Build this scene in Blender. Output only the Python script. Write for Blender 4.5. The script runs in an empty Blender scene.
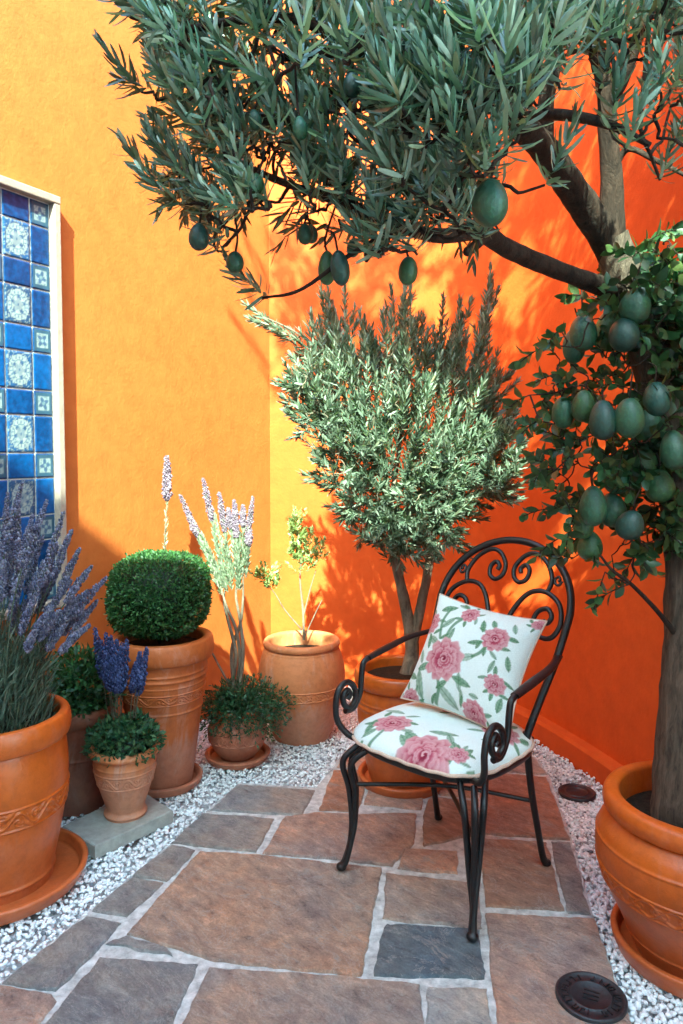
import bpy, bmesh, math, random
import numpy as np
from mathutils import Vector, Matrix, noise as mnoise

random.seed(7); rng = np.random.default_rng(11)
PI = math.pi
SC = bpy.context.scene
COL = SC.collection

# ------------------------------------------------------------------ camera, sky, sun, exposure
FPX, PITCH, HOR = 740.0, math.radians(3.0), 450.0
CY = HOR + FPX*math.tan(PITCH)
EYE = 1.27
cam_d = bpy.data.cameras.new('camera'); cam = bpy.data.objects.new('camera', cam_d); COL.objects.link(cam)
cam_d.sensor_fit = 'VERTICAL'; cam_d.sensor_height = 36; cam_d.sensor_width = 24
cam_d.lens = FPX/1024*36; cam_d.shift_y = -(512-CY)/1024; cam_d.clip_end = 500; cam_d.clip_start = 0.02
cam.location = (0, 0, EYE); cam.rotation_euler = (PI/2-PITCH, 0, 0)
SC.camera = cam

W = bpy.data.worlds.new('World'); SC.world = W; W.use_nodes = True
wn = W.node_tree; bg = wn.nodes['Background']
sky = wn.nodes.new('ShaderNodeTexSky'); sky.sky_type = 'NISHITA'; sky.sun_disc = False
SUN = Vector((-0.06, -0.77, 0.63)).normalized()            # towards the sun
sky.ozone_density = 1.2; sky.sun_elevation = math.asin(SUN.z); sky.sun_rotation = math.atan2(SUN.x, SUN.y)
wn.links.new(sky.outputs[0], bg.inputs[0]); bg.inputs[1].default_value = 0.15
sl = bpy.data.lights.new('sun', 'SUN'); sl.energy = 2.0; sl.angle = math.radians(0.7); sl.color = (1.0, 0.95, 0.87)
so = bpy.data.objects.new('sun', sl); COL.objects.link(so); so.rotation_euler = (-SUN).to_track_quat('-Z', 'Y').to_euler()
SC.view_settings.view_transform = 'Standard'; SC.view_settings.look = 'None'
SC.view_settings.exposure = 3.9; SC.view_settings.gamma = 1.0; SC.view_settings.use_curve_mapping = False
SC.view_settings.use_white_balance = True; SC.view_settings.white_balance_temperature = 6000; SC.view_settings.white_balance_tint = -27
SC.cycles.max_bounces = 10; SC.cycles.diffuse_bounces = 6; SC.cycles.sample_clamp_indirect = 8
SC.cycles.use_denoising = True

# ------------------------------------------------------------------ picture measurements -> places in the yard
def ray(px, py):
    x = (px-341.5)/FPX; y = -(py-CY)/FPX
    c, s = math.cos(PITCH), math.sin(PITCH)
    return np.array((x, c + y*s, -s + y*c))
def G(px, py, z=0.0):
    r = ray(px, py); t = (z-EYE)/r[2]; return np.array((0, 0, EYE)) + r*t
def P(px, py, d):
    r = ray(px, py); return np.array((0, 0, EYE)) + r*(d/r[1])

# ------------------------------------------------------------------ object helpers
def tag(o, label=None, cat=None, group=None, kind=None):
    if label: o['label'] = label
    if cat: o['category'] = cat
    if group: o['group'] = group
    if kind: o['kind'] = kind
    return o
def empty(name, loc, label, cat, group=None):
    o = bpy.data.objects.new(name, None); COL.objects.link(o); o.location = loc; o.empty_display_size = .1
    return tag(o, label, cat, group)

class MB:
    """collects vertices and faces (and one colour per vertex) for ONE mesh"""
    def __init__(s): s.v = []; s.f = []; s.c = []; s.n = 0; s.sm = []
    def add(s, v, f, c=None, smooth=True):
        v = np.asarray(v, float).reshape(-1, 3); k = len(v)
        s.v.append(v); s.c.append(np.tile(np.array(c if c is not None else (1, 1, 1), float), (k, 1)) if c is None or np.ndim(c) == 1 else np.asarray(c, float))
        for arr in ([f] if isinstance(f, np.ndarray) else [f]):
            if isinstance(arr, np.ndarray):
                s.f.append(arr + s.n); s.sm.append((len(arr), smooth))
            elif len(arr):
                s.f.append([[i + s.n for i in q] for q in arr]); s.sm.append((len(arr), smooth))
        s.n += k
    def build(s, name, mat, parent=None, origin=None):
        V = np.concatenate(s.v) if s.v else np.zeros((0, 3))
        par = np.array(parent.location) if parent is not None and parent.type == 'EMPTY' else (np.array(parent['_o']) if parent is not None else np.zeros(3))
        o0 = par if origin is None else np.array(origin)
        me = bpy.data.meshes.new(name)
        starts, loops, tot = [], [], 0
        for q in s.f:
            if isinstance(q, np.ndarray):
                m, w = q.shape; starts.append(tot + np.arange(m)*w); loops.append(q.reshape(-1)); tot += m*w
            else:
                for p in q:
                    starts.append(np.array([tot])); loops.append(np.array(p)); tot += len(p)
        L = np.concatenate(loops).astype(np.int32); S = np.concatenate(starts).astype(np.int32)
        me.vertices.add(len(V)); me.vertices.foreach_set('co', (V - o0).astype(np.float32).ravel())
        me.loops.add(len(L)); me.loops.foreach_set('vertex_index', L)
        me.polygons.add(len(S)); me.polygons.foreach_set('loop_start', S)
        sm = np.concatenate([np.full(k, b) for k, b in s.sm])
        me.update(calc_edges=True); me.validate()
        if len(sm) == len(me.polygons): me.polygons.foreach_set('use_smooth', sm)
        ca = me.color_attributes.new('Col', 'FLOAT_COLOR', 'POINT')
        cc = np.concatenate(s.c); cc = np.concatenate([cc, np.ones((len(cc), 1))], 1)
        if len(cc) == len(me.vertices): ca.data.foreach_set('color', cc.astype(np.float32).ravel())
        me.materials.append(mat)
        o = bpy.data.objects.new(name, me); COL.objects.link(o)
        if parent is not None:
            o.parent = parent; o.location = o0 - par
        else: o.location = o0
        o['_o'] = [float(x) for x in o0]
        return o
    # ---- shapes
    def box(s, c, size, A=(1, 0, 0), N=(0, 1, 0), bev=.004, col=None):
        A = np.array(A, float); N = np.array(N, float); U = np.cross(A, N); c = np.array(c, float)
        hx, hy, hz = [x/2 for x in size]; b = min(bev, hx*.9, hy*.9, hz*.9)
        bm = bmesh.new(); bmesh.ops.create_cube(bm, size=1)
        for v in bm.verts: v.co = Vector((v.co.x*2*hx, v.co.y*2*hy, v.co.z*2*hz))
        if b > 0: bmesh.ops.bevel(bm, geom=bm.edges[:], offset=b, segments=2, affect='EDGES', profile=.6)
        bm.verts.index_update()
        V = np.array([c + A*v.co.x + N*v.co.y + U*v.co.z for v in bm.verts]); F = [[v.index for v in f.verts] for f in bm.faces]
        if np.dot(np.cross(A, N), U) < 0: F = [f[::-1] for f in F]
        bm.free(); s.add(V, F, col, smooth=False)
    def tube(s, pts, r, seg=8, col=None, closed=False, sub=0, caps=True, flat=None, rough=0):
        pts = np.asarray(pts, float); n = len(pts)
        r = np.full(n, float(r)) if np.isscalar(r) else np.asarray(r, float)
        if sub: pts, r = smooth_curve(pts, r, sub, closed); n = len(pts)
        T = np.roll(pts, -1, 0) - np.roll(pts, 1, 0) if closed else np.gradient(pts, axis=0)
        T /= np.linalg.norm(T, axis=1)[:, None] + 1e-12
        ref = np.array((0, 0, 1.)) if abs(T[0][2]) < .9 else np.array((1., 0, 0))
        nrm = np.cross(T[0], ref); nrm /= np.linalg.norm(nrm)
        th = np.arange(seg)/seg*2*PI; V = np.zeros((n, seg, 3))
        for i in range(n):
            nrm = nrm - T[i]*np.dot(nrm, T[i]); nrm /= np.linalg.norm(nrm) + 1e-12
            b = np.cross(T[i], nrm)
            rr = r[i]*np.ones(seg)
            if rough: rr = rr*(1 + rough*np.array([mnoise.noise(Vector(pts[i]*22/ max(.3,1)) + Vector((math.cos(a)*1.7, math.sin(a)*1.7, 0))) for a in th]))
            if flat is None: V[i] = pts[i] + np.outer(np.cos(th)*rr, nrm) + np.outer(np.sin(th)*rr, b)
            else: V[i] = pts[i] + np.outer(np.cos(th)*rr, nrm)*flat[0] + np.outer(np.sin(th)*rr, b)*flat[1]
        idx = np.arange(n*seg).reshape(n, seg); m = n if closed else n-1
        i0 = idx[np.arange(m)]; i1 = idx[(np.arange(m)+1) % n]
        F = np.stack([i0, np.roll(i0, -1, 1), np.roll(i1, -1, 1), i1], -1).reshape(-1, 4)
        s.add(V.reshape(-1, 3), F, col)
        if caps and not closed:
            s.v.append(V[[0, -1]].reshape(-1, 3)); s.c.append(np.tile(np.array(col if col is not None else (1, 1, 1.)), (2*seg, 1)))
            s.f.append([[s.n + k for k in range(seg)][::-1], [s.n + seg + k for k in range(seg)]]); s.sm.append((2, True)); s.n += 2*seg
    def lathe(s, prof, c, seg=72, disp=None, col=None, wob=0.0):
        prof = np.asarray(prof, float); n = len(prof); th = np.arange(seg)/seg*2*PI
        R = np.repeat(prof[:, :1], seg, 1); Z = np.repeat(prof[:, 1:2], seg, 1); TH = np.repeat(th[None], n, 0)
        if disp is not None: R = R + disp(TH, Z)
        if wob: R = R*(1 + wob*np.sin(TH*2 + 1) + wob*.6*np.sin(TH*3 + Z*14))
        V = np.stack([c[0] + R*np.cos(TH), c[1] + R*np.sin(TH), c[2] + Z], -1)
        idx = np.arange(n*seg).reshape(n, seg)
        F = np.stack([idx[:-1], np.roll(idx[:-1], -1, 1), np.roll(idx[1:], -1, 1), idx[1:]], -1).reshape(-1, 4)
        s.add(V.reshape(-1, 3), F, col)
    def disc(s, c, r, seg=48, bump=.006, col=None):
        prof = [(r*(1-k/6), bump*math.sin(k/6*PI/2)) for k in range(6)] + [(1e-4, bump)]
        s.lathe(prof, c, seg, disp=lambda T, Z: 0, col=col)
    def ell(s, c, ax, rad, seg=12, rings=8, col=None, pear=0.0):
        """ellipsoid of revolution about ax; rad=(r, half length)"""
        ax = np.array(ax, float)/np.linalg.norm(ax)
        ref = np.array((1., 0, 0)) if abs(ax[0]) < .8 else np.array((0, 1., 0))
        a = np.cross(ax, ref); a /= np.linalg.norm(a); b = np.cross(ax, a)
        ph = np.linspace(0, PI, rings); th = np.arange(seg)/seg*2*PI
        t = -np.cos(ph); rr = np.sin(ph)*rad[0]*(1 - pear*t)
        rr[0] = rr[-1] = 1e-4
        V = (np.array(c)[None, None] + ax*(t*rad[1])[:, None, None] + a*(rr[:, None]*np.cos(th))[..., None] + b*(rr[:, None]*np.sin(th))[..., None])
        idx = np.arange(rings*seg).reshape(rings, seg)
        F = np.stack([idx[:-1], np.roll(idx[:-1], -1, 1), np.roll(idx[1:], -1, 1), idx[1:]], -1).reshape(-1, 4)
        s.add(V.reshape(-1, 3), F[:, ::-1].copy(), col)

def smooth_curve(pts, r, sub, closed=False):
    pts = np.asarray(pts, float); n = len(pts); out = []; ro = []
    for i in range(n if closed else n-1):
        p1, p2 = pts[i], pts[(i+1) % n]
        p0 = pts[i-1] if (closed or i > 0) else 2*p1-p2
        p3 = pts[(i+2) % n] if (closed or i < n-2) else 2*p2-p1
        for k in range(sub):
            t = k/sub
            out.append(.5*((2*p1) + (-p0+p2)*t + (2*p0-5*p1+4*p2-p3)*t*t + (-p0+3*p1-3*p2+p3)*t**3))
            ro.append(r[i]*(1-t) + r[(i+1) % n]*t)
    if not closed: out.append(pts[-1]); ro.append(r[-1])
    return np.array(out), np.array(ro)

def unit(v): v = np.asarray(v, float); return v/(np.linalg.norm(v, axis=-1, keepdims=True) + 1e-12)

PROF = {'narrow': (np.array([0, .2, .45, .75, 1]), np.array([.3, .82, 1, .72, .06])),
        'broad': (np.array([0, .2, .5, .8, 1]), np.array([.12, .75, 1, .62, .04])),
        'linear': (np.array([0, .15, .4, .75, .93, 1]), np.array([.35, .75, 1, .9, .55, .12])),
        'small': (np.array([0, .5, 1]), np.array([.25, 1, .1]))}
def leaves(mb, o, d, up, L, Wd, curl, col, kind='narrow', fold=.25):
    t, w = PROF[kind]; N = len(o); d = unit(d)
    nrm = unit(up - d*np.sum(up*d, 1, keepdims=True)); side = np.cross(d, nrm)
    cols = np.array([-1, 0, 1.]) if kind != 'small' else np.array([-1, 1.])
    R, Cn = len(t), len(cols)
    c3 = lambda a: a[:, None, None, None]
    tt = t[None, :, None, None]; ww = w[None, :, None, None]; cc = cols[None, None, :, None]
    V = (o[:, None, None] + d[:, None, None]*(tt*c3(L)) + side[:, None, None]*(cc*ww*c3(Wd)/2)
         + nrm[:, None, None]*(c3(curl*L)*tt**2 + fold*np.abs(cc)*ww*c3(Wd)/2))
    idx = np.arange(R*Cn).reshape(R, Cn)
    f = np.stack([idx[:-1, :-1], idx[:-1, 1:], idx[1:, 1:], idx[1:, :-1]], -1).reshape(-1, 4)
    F = (np.arange(N)*R*Cn)[:, None, None] + f[None]
    mb.add(V.reshape(-1, 3), F.reshape(-1, 4), np.repeat(col, R*Cn, 0))

def mixcol(n, pal, w=None):
    """n leaf colours drawn between the palette's entries"""
    pal = np.array(pal); i = rng.choice(len(pal), n, p=w); j = rng.choice(len(pal), n, p=w); t = rng.random((n, 1))*.6
    return (pal[i]*(1-t) + pal[j]*t)*rng.uniform(.8, 1.2, (n, 1))

def spray(mb, base, d, length, n, L, Wd, pal, ang=(62, 18), curl=.25, start=.12, kind='narrow', w=None, droop=0.0, lift=0.0):
    """a twig clothed in leaves; returns its curve"""
    d = unit(np.array(d)); ref = np.array((0, 0, 1.)) if abs(d[2]) < .9 else np.array((1., 0, 0))
    a = unit(np.cross(d, ref)); b = np.cross(d, a)
    t = np.linspace(start, 1, n) + rng.normal(0, .02, n); t = np.clip(t, 0, 1)
    bend = np.array((0, 0, lift - droop))
    o = base + np.outer(t*length, d) + np.outer(t**2*length, bend)
    ax = unit(d + np.outer(2*t, bend))
    ph = np.arange(n)*2.39996 + rng.random()*6
    out = np.outer(np.cos(ph), a) + np.outer(np.sin(ph), b)
    an = np.radians(ang[0] + (ang[1]-ang[0])*t + rng.normal(0, 9, n))
    ld = ax*np.cos(an)[:, None] + out*np.sin(an)[:, None]
    LL = L*rng.uniform(.72, 1.15, n)*(1 - .25*t**3)
    leaves(mb, o, ld, ax*.8 + rng.normal(0, .25, (n, 3)), LL, Wd*rng.uniform(.8, 1.2, n), curl*rng.uniform(.3, 1.4, n), mixcol(n, pal, w)*rng.uniform(.75, 1.25), kind)
    tt = np.linspace(0, 1, 5)
    return base + np.outer(tt*length, d) + np.outer(tt**2*length, bend)

def in_poly(x, y, poly):
    poly = np.asarray(poly); c = False; j = len(poly)-1
    for i in range(len(poly)):
        xi, yi = poly[i]; xj, yj = poly[j]
        if (yi > y) != (yj > y) and x < (xj-xi)*(y-yi)/(yj-yi) + xi: c = not c
        j = i
    return c

# ------------------------------------------------------------------ materials
def mat(name, rough=.6, spec=.5):
    m = bpy.data.materials.new(name); m.use_nodes = True; nt = m.node_tree; b = nt.nodes['Principled BSDF']
    b.inputs['Roughness'].default_value = rough; b.inputs['Specular IOR Level'].default_value = spec
    return m, nt, b
def nd(nt, t, **kw):
    n = nt.nodes.new(t)
    for k, v in kw.items():
        if k in n.inputs: n.inputs[k].default_value = v
        else: setattr(n, k, v)
    return n
def texco(nt, scale=(1, 1, 1), which='Object'):
    tc = nd(nt, 'ShaderNodeTexCoord'); mp = nd(nt, 'ShaderNodeMapping'); mp.inputs['Scale'].default_value = scale
    nt.links.new(tc.outputs[which], mp.inputs[0]); return mp.outputs[0]
def noise_tex(nt, co, scale, detail=6, rough=.6, dist=0):
    n = nd(nt, 'ShaderNodeTexNoise', Scale=scale, Detail=detail, Roughness=rough, Distortion=dist); nt.links.new(co, n.inputs['Vector']); return n.outputs['Fac']
def ramp(nt, fac, stops):
    r = nd(nt, 'ShaderNodeValToRGB'); e = r.color_ramp.elements
    while len(e) < len(stops): e.new(.5)
    for k, (p, c) in enumerate(stops): e[k].position = p; e[k].color = (*c, 1) if len(c) == 3 else c
    nt.links.new(fac, r.inputs[0]); return r.outputs['Color']
def mixc(nt, a, b, fac, mode='MIX'):
    m = nd(nt, 'ShaderNodeMix', data_type='RGBA', blend_type=mode)
    for sock, v in ((m.inputs[0], fac), (m.inputs[6], a), (m.inputs[7], b)):
        if hasattr(v, 'is_linked'): nt.links.new(v, sock)
        elif isinstance(v, (int, float)): sock.default_value = v
        else: sock.default_value = (*v, 1)
    return m.outputs[2]
def bump(nt, b, h, dist=.01, strength=1.0):
    n = nd(nt, 'ShaderNodeBump', Distance=dist, Strength=strength); nt.links.new(h, n.inputs['Height'])
    for l in [l for l in nt.links if l.to_socket == b.inputs['Normal']]: nt.links.new(l.from_socket, n.inputs['Normal'])
    nt.links.new(n.outputs[0], b.inputs['Normal'])
def attr(nt, name='Col'): return nd(nt, 'ShaderNodeAttribute', attribute_name=name).outputs['Color']

def m_wall(name, c0, c1, c2):
    m, nt, b = mat(name, .75, .25); co = texco(nt)
    big = noise_tex(nt, co, 1.3, 5, .6, .6); fine = noise_tex(nt, co, 60, 5, .65); mid = noise_tex(nt, co, 14, 4, .6)
    c = ramp(nt, big, [(.25, c0), (.5, c1), (.78, c2)])
    c = mixc(nt, c, ramp(nt, mid, [(.3, (.86, .82, .78)), (.7, (1.06, 1.06, 1.06))]), .8, 'MULTIPLY')
    nt.links.new(c, b.inputs['Base Color'])
    bump(nt, b, fine, .004, .45); bump(nt, b, mid, .006, .25)
    return m
def m_terra(name, base, rough=.55, stain=.5, spec=.4):
    m, nt, b = mat(name, rough, spec); co = texco(nt)
    big = noise_tex(nt, co, 5, 6, .65, .8); fine = noise_tex(nt, co, 120, 4, .6); st = noise_tex(nt, texco(nt, (1, 1, .35)), 13, 8, .7, 1.2)
    base = np.array(base)
    c = ramp(nt, big, [(.3, tuple(base*.78)), (.5, tuple(base)), (.75, tuple(np.minimum(base*1.16 + .01, 1)))])
    pale = tuple(np.minimum(base*.6 + .22, .7))
    f = ramp(nt, st, [(.53, (0, 0, 0)), (.72, (stain,)*3)])
    c = mixc(nt, c, pale, f)
    sx = nd(nt, 'ShaderNodeSeparateXYZ'); nt.links.new(nd(nt, 'ShaderNodeTexCoord').outputs['Object'], sx.inputs[0])
    ad = nd(nt, 'ShaderNodeMath', operation='MULTIPLY_ADD'); nt.links.new(st, ad.inputs[0]); ad.inputs[1].default_value = -.32; nt.links.new(sx.outputs['Z'], ad.inputs[2])
    salt = ramp(nt, ad.outputs[0], [(0, (stain*.55,)*3), (.04, (0, 0, 0))]); c = mixc(nt, c, tuple(np.minimum(base*.35 + .2, .6)), salt)
    c = mixc(nt, c, ramp(nt, noise_tex(nt, co, 45, 6, .7), [(.35, (.72, .7, .68)), (.55, (1.04,)*3)]), .55, 'MULTIPLY')
    nt.links.new(c, b.inputs['Base Color'])
    bump(nt, b, fine, .0012, .5); bump(nt, b, big, .004, .3)
    rr = nd(nt, 'ShaderNodeMapRange'); nt.links.new(st, rr.inputs[0]); rr.inputs[3].default_value = rough-.12; rr.inputs[4].default_value = rough+.2
    nt.links.new(rr.outputs[0], b.inputs['Roughness'])
    return m
def m_leaf(name, rough=.5, trans=.3, under=(1.5, 1.5, 1.4), spec=.45):
    m, nt, b = mat(name, rough, spec); c = attr(nt); g = nd(nt, 'ShaderNodeNewGeometry')
    c2 = mixc(nt, c, mixc(nt, c, under, 1.0, 'MULTIPLY'), g.outputs['Backfacing'])
    n = noise_tex(nt, texco(nt), 90, 3); c2 = mixc(nt, c2, ramp(nt, n, [(.3, (.75,)*3), (.7, (1.2,)*3)]), .7, 'MULTIPLY')
    nt.links.new(c2, b.inputs['Base Color'])
    tr = nd(nt, 'ShaderNodeBsdfTranslucent'); nt.links.new(mixc(nt, c2, (1.1, 1.25, .6), 1.0, 'MULTIPLY'), tr.inputs[0])
    mx = nd(nt, 'ShaderNodeMixShader'); mx.inputs[0].default_value = trans
    nt.links.new(b.outputs[0], mx.inputs[1]); nt.links.new(tr.outputs[0], mx.inputs[2])
    nt.links.new(mx.outputs[0], nt.nodes['Material Output'].inputs[0]); return m
def m_attr(name, rough=.6, spec=.4, fine=None):
    m, nt, b = mat(name, rough, spec); c = attr(nt)
    n = noise_tex(nt, texco(nt), fine[0] if fine else 40, 5, .6)
    c = mixc(nt, c, ramp(nt, n, [(.3, (.82,)*3), (.7, (1.12,)*3)]), .8, 'MULTIPLY'); nt.links.new(c, b.inputs['Base Color'])
    if fine: bump(nt, b, n, fine[1], .6)
    return m
def m_bark(name, a, c, sc=30, zs=.22, dist=.012):
    m, nt, b = mat(name, .85, .2); co = texco(nt, (1, 1, zs)); n = noise_tex(nt, co, sc, 8, .7, .5); n2 = noise_tex(nt, texco(nt, (1, 1, .6)), sc*3.2, 5, .7)
    nt.links.new(ramp(nt, n, [(.32, a), (.52, tuple((np.array(a)+np.array(c))/2)), (.72, c)]), b.inputs['Base Color'])
    bump(nt, b, n2, dist*.3, .7); bump(nt, b, n, dist, 1.0); return m
def m_plain(name, c, rough=.5, spec=.4, metal=0, n=None, var=.25):
    m, nt, b = mat(name, rough, spec); b.inputs['Metallic'].default_value = metal; c = np.array(c)
    f = noise_tex(nt, texco(nt), n[0] if n else 18, 6, .65)
    nt.links.new(ramp(nt, f, [(.3, tuple(c*(1-var))), (.7, tuple(c*(1+var)))]), b.inputs['Base Color'])
    if n: bump(nt, b, f, n[1], .7)
    return m
def m_stone():
    m, nt, b = mat('riven_sandstone', .62, .4); c = attr(nt)
    co = texco(nt); warp = noise_tex(nt, co, 3, 3); 
    r1 = nd(nt, 'ShaderNodeMapping'); nt.links.new(nd(nt, 'ShaderNodeTexCoord').outputs['Object'], r1.inputs[0]); r1.inputs['Rotation'].default_value = (0, 0, .75)
    rot = nd(nt, 'ShaderNodeMapping'); nt.links.new(r1.outputs[0], rot.inputs[0]); rot.inputs['Scale'].default_value = (1, 1.8, 1)
    cleft = noise_tex(nt, rot.outputs[0], 15, 14, .76, .2); vein = noise_tex(nt, rot.outputs[0], 5, 10, .7, .9); tone = noise_tex(nt, co, 2.6, 5, .6, .5); grain = noise_tex(nt, co, 160, 4, .7); blot = noise_tex(nt, co, 5.5, 6, .65, 1)
    c = mixc(nt, c, ramp(nt, cleft, [(.33, (.45, .44, .47)), (.43, (.86, .84, .85)), (.53, (1.06, 1.04, 1.02)), (.66, (1.5, 1.46, 1.42))]), 1.0, 'MULTIPLY')
    c = mixc(nt, c, ramp(nt, blot, [(.3, (.72, .76, .85)), (.5, (1, 1, 1)), (.72, (1.22, 1.05, .92))]), .85, 'MULTIPLY')
    c = mixc(nt, c, ramp(nt, grain, [(.3, (.75,)*3), (.7, (1.2,)*3)]), .7, 'MULTIPLY')
    c = mixc(nt, c, ramp(nt, tone, [(.32, (.78, .9, 1.05)), (.5, (1, 1, 1)), (.68, (1.18, 1.0, .86))]), .9, 'MULTIPLY')
    c = mixc(nt, c, (.62, .57, .52), ramp(nt, vein, [(.492, (0, 0, 0)), (.5, (.55,)*3), (.512, (0, 0, 0))]))
    c = mixc(nt, c, (.05, .04, .04), ramp(nt, vein, [(.562, (0, 0, 0)), (.568, (.5,)*3), (.576, (0, 0, 0))]))
    lime = noise_tex(nt, rot.outputs[0], 6.5, 12, .78, .6)
    c = mixc(nt, c, (.42, .38, .35), ramp(nt, lime, [(.57, (0, 0, 0)), (.63, (.8,)*3)])); nt.links.new(c, b.inputs['Base Color'])
    bump(nt, b, grain, .002, .5); bump(nt, b, cleft, .03, 1.0); bump(nt, b, blot, .008, .5)
    r = nd(nt, 'ShaderNodeMapRange'); nt.links.new(blot, r.inputs[0]); r.inputs[3].default_value = .42; r.inputs[4].default_value = .78; nt.links.new(r.outputs[0], b.inputs['Roughness'])
    return m

M = dict(
    wall=m_wall('lit_orange_stucco', (.40, .112, .022), (.43, .123, .026), (.46, .134, .030)),  # yellower copy of the orange plaster, for the sunlit wall
    wall_shaded=m_wall('shaded_orange_stucco', (.53, .074, .009), (.57, .085, .012), (.60, .097, .015)),  # redder copy of the same plaster, the wall's deep shade put into its colour
    terra=m_terra('glossy_terracotta', (.45, .095, .011), .30, .16, .5),
    terra_red=m_terra('terracotta', (.37, .095, .022), .5, .5),
    terra_pale=m_terra('pale_terracotta', (.48, .175, .066), .64, .6),
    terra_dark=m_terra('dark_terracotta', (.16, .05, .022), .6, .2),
    soil=m_plain('potting_soil', (.028, .02, .014), .95, .1, n=(70, .02), var=.6),
    stone=m_stone(),
    grout=m_plain('mortar', (.47, .465, .45), .9, .2, n=(38, .008), var=.42),
    bed=m_plain('gravel_base', (.48, .49, .5), .95, .1, n=(60, .01), var=.5),
    pebble=m_attr('white_pebbles', .6, .35, (120, .001)),
    white_wall=m_plain('neutral_bounce_white', (.78, .78, .76), .8, .2, n=(25, .004), var=.06),  # white so the unseen wall bounces neutral light into the yard
    concrete=m_plain('grey_stone', (.33, .33, .30), .75, .3, n=(30, .003), var=.2),
    iron=m_plain('black_wrought_iron', (.006, .006, .007), .4, .5, n=(140, .0012), var=.3),
    drain=m_plain('black_cast_iron', (.018, .02, .024), .42, .5, n=(90, .002), var=.4),
    fabric=m_attr('printed_cotton', .85, .15, (420, .0012)),
    piping=m_plain('cotton_piping', (.60, .46, .36), .85, .15, n=(300, .001), var=.2),
    tile=m_attr('glazed_tile', .32, .3),
    frame=m_plain('cream_stone_frame', (.29, .235, .19), .7, .3, n=(45, .003), var=.14),
    leaf=m_leaf('narrow_leaf', .3, .26, (1.55, 1.5, 1.35)),
    olive=m_leaf('silver_leaf', .55, .25, (1.35, 1.35, 1.3)),
    broad=m_leaf('broad_leaf', .38, .3, (1.2, 1.2, 1.1)),
    box=m_leaf('small_leaf', .5, .3, (1.1, 1.1, 1.0)),
    petal=m_leaf('flower_spike', .75, .3, (1, 1, 1), .1),
    bark=m_bark('dark_bark', (.012, .008, .006), (.06, .038, .026), 40, .25),
    trunk=m_bark('grey_brown_bark', (.035, .026, .020), (.17, .13, .095), 75, .16, .012),
    obark=m_bark('olive_bark', (.06, .048, .036), (.30, .24, .17), 30, .3),
    fruit=m_plain('avocado_skin', (.032, .072, .05), .48, .5, n=(150, .0035), var=.55),
)
def fruit_shader():
    m, nt, b = mat('fruit_skin', .46, .5); c = attr(nt); n = noise_tex(nt, texco(nt), 14, 5, .6, .6); f = noise_tex(nt, texco(nt), 170, 3, .6)
    c = mixc(nt, c, ramp(nt, n, [(.3, (.5, .6, .85)), (.5, (1, 1, 1)), (.75, (1.7, 1.3, .8))]), .9, 'MULTIPLY')
    c = mixc(nt, c, ramp(nt, f, [(.42, (.75,)*3), (.62, (1.15,)*3), (.72, (1.9, 1.9, 1.5))]), .7, 'MULTIPLY'); nt.links.new(c, b.inputs['Base Color'])
    bump(nt, b, f, .002, .6); return m
M['fruit'] = fruit_shader()

# ------------------------------------------------------------------ the yard: walls and ground
AW = unit(np.array((.475, .88, 0)))             # along the left wall, away from the camera
NW = np.array((AW[1], -AW[0], 0))               # out of the left wall, into the yard
CORNER = np.array((-.386, 4.0, 0))
WH = 4.35

def wall_strip(pts, thick, h, z0=-.05):
    """a wall following pts in plan; thickness to the left of travel"""
    mb = MB(); pts = np.array(pts, float); n = len(pts)
    T = unit(np.gradient(pts, axis=0)); Nn = np.stack([-T[:, 1], T[:, 0]], 1)
    q = pts + Nn*thick; zs = [z0, h]
    rows = []
    for P2, z in ((pts, z0), (pts, h), (q, h), (q, z0)):
        rows.append(np.concatenate([P2, np.full((n, 1), z)], 1))
    V = np.concatenate(rows); F = []
    for a, b in ((0, 1), (1, 2), (2, 3), (3, 0)):
        i = np.arange(n-1)
        F.append(np.stack([a*n+i, b*n+i, b*n+i+1, a*n+i+1], -1))
    # split vertices per face strip so corners stay crisp
    for k, (a, b) in enumerate(((0, 1), (1, 2), (2, 3), (3, 0))):
        Vs = np.concatenate([rows[a], rows[b]]); i = np.arange(n-1)
        mb.add(Vs, np.stack([i, n+i, n+i+1, i+1], -1)[:, ::-1].copy(), None, True)
    for e in (0, n-1):
        mb.add(np.array([r[e] for r in rows]), [[0, 1, 2, 3] if e else [3, 2, 1, 0]], None, False)
    return mb

lw = [CORNER[:2] - AW[:2]*s for s in np.linspace(7.2, 0, 30)]
o = wall_strip(lw, .25, WH).build('garden_wall', M['wall']); tag(o, 'straight sunlit orange plaster wall behind the row of pots', 'wall', 'orange courtyard walls')

ctrl = np.array([(-.386, 4.0), (.0, 3.985), (.32, 3.90), (.62, 3.70), (.84, 3.40), (.99, 3.02), (1.10, 2.62), (1.22, 2.15), (1.34, 1.6), (1.45, 1.0), (1.5, .3)])
rw, _ = smooth_curve(ctrl, np.zeros(len(ctrl)), 8)
rwall = wall_strip(rw, .25, WH).build('garden_wall', M['wall_shaded']); tag(rwall, 'curved shaded orange plaster wall behind the wrought iron chair', 'wall', 'orange courtyard walls')
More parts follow.
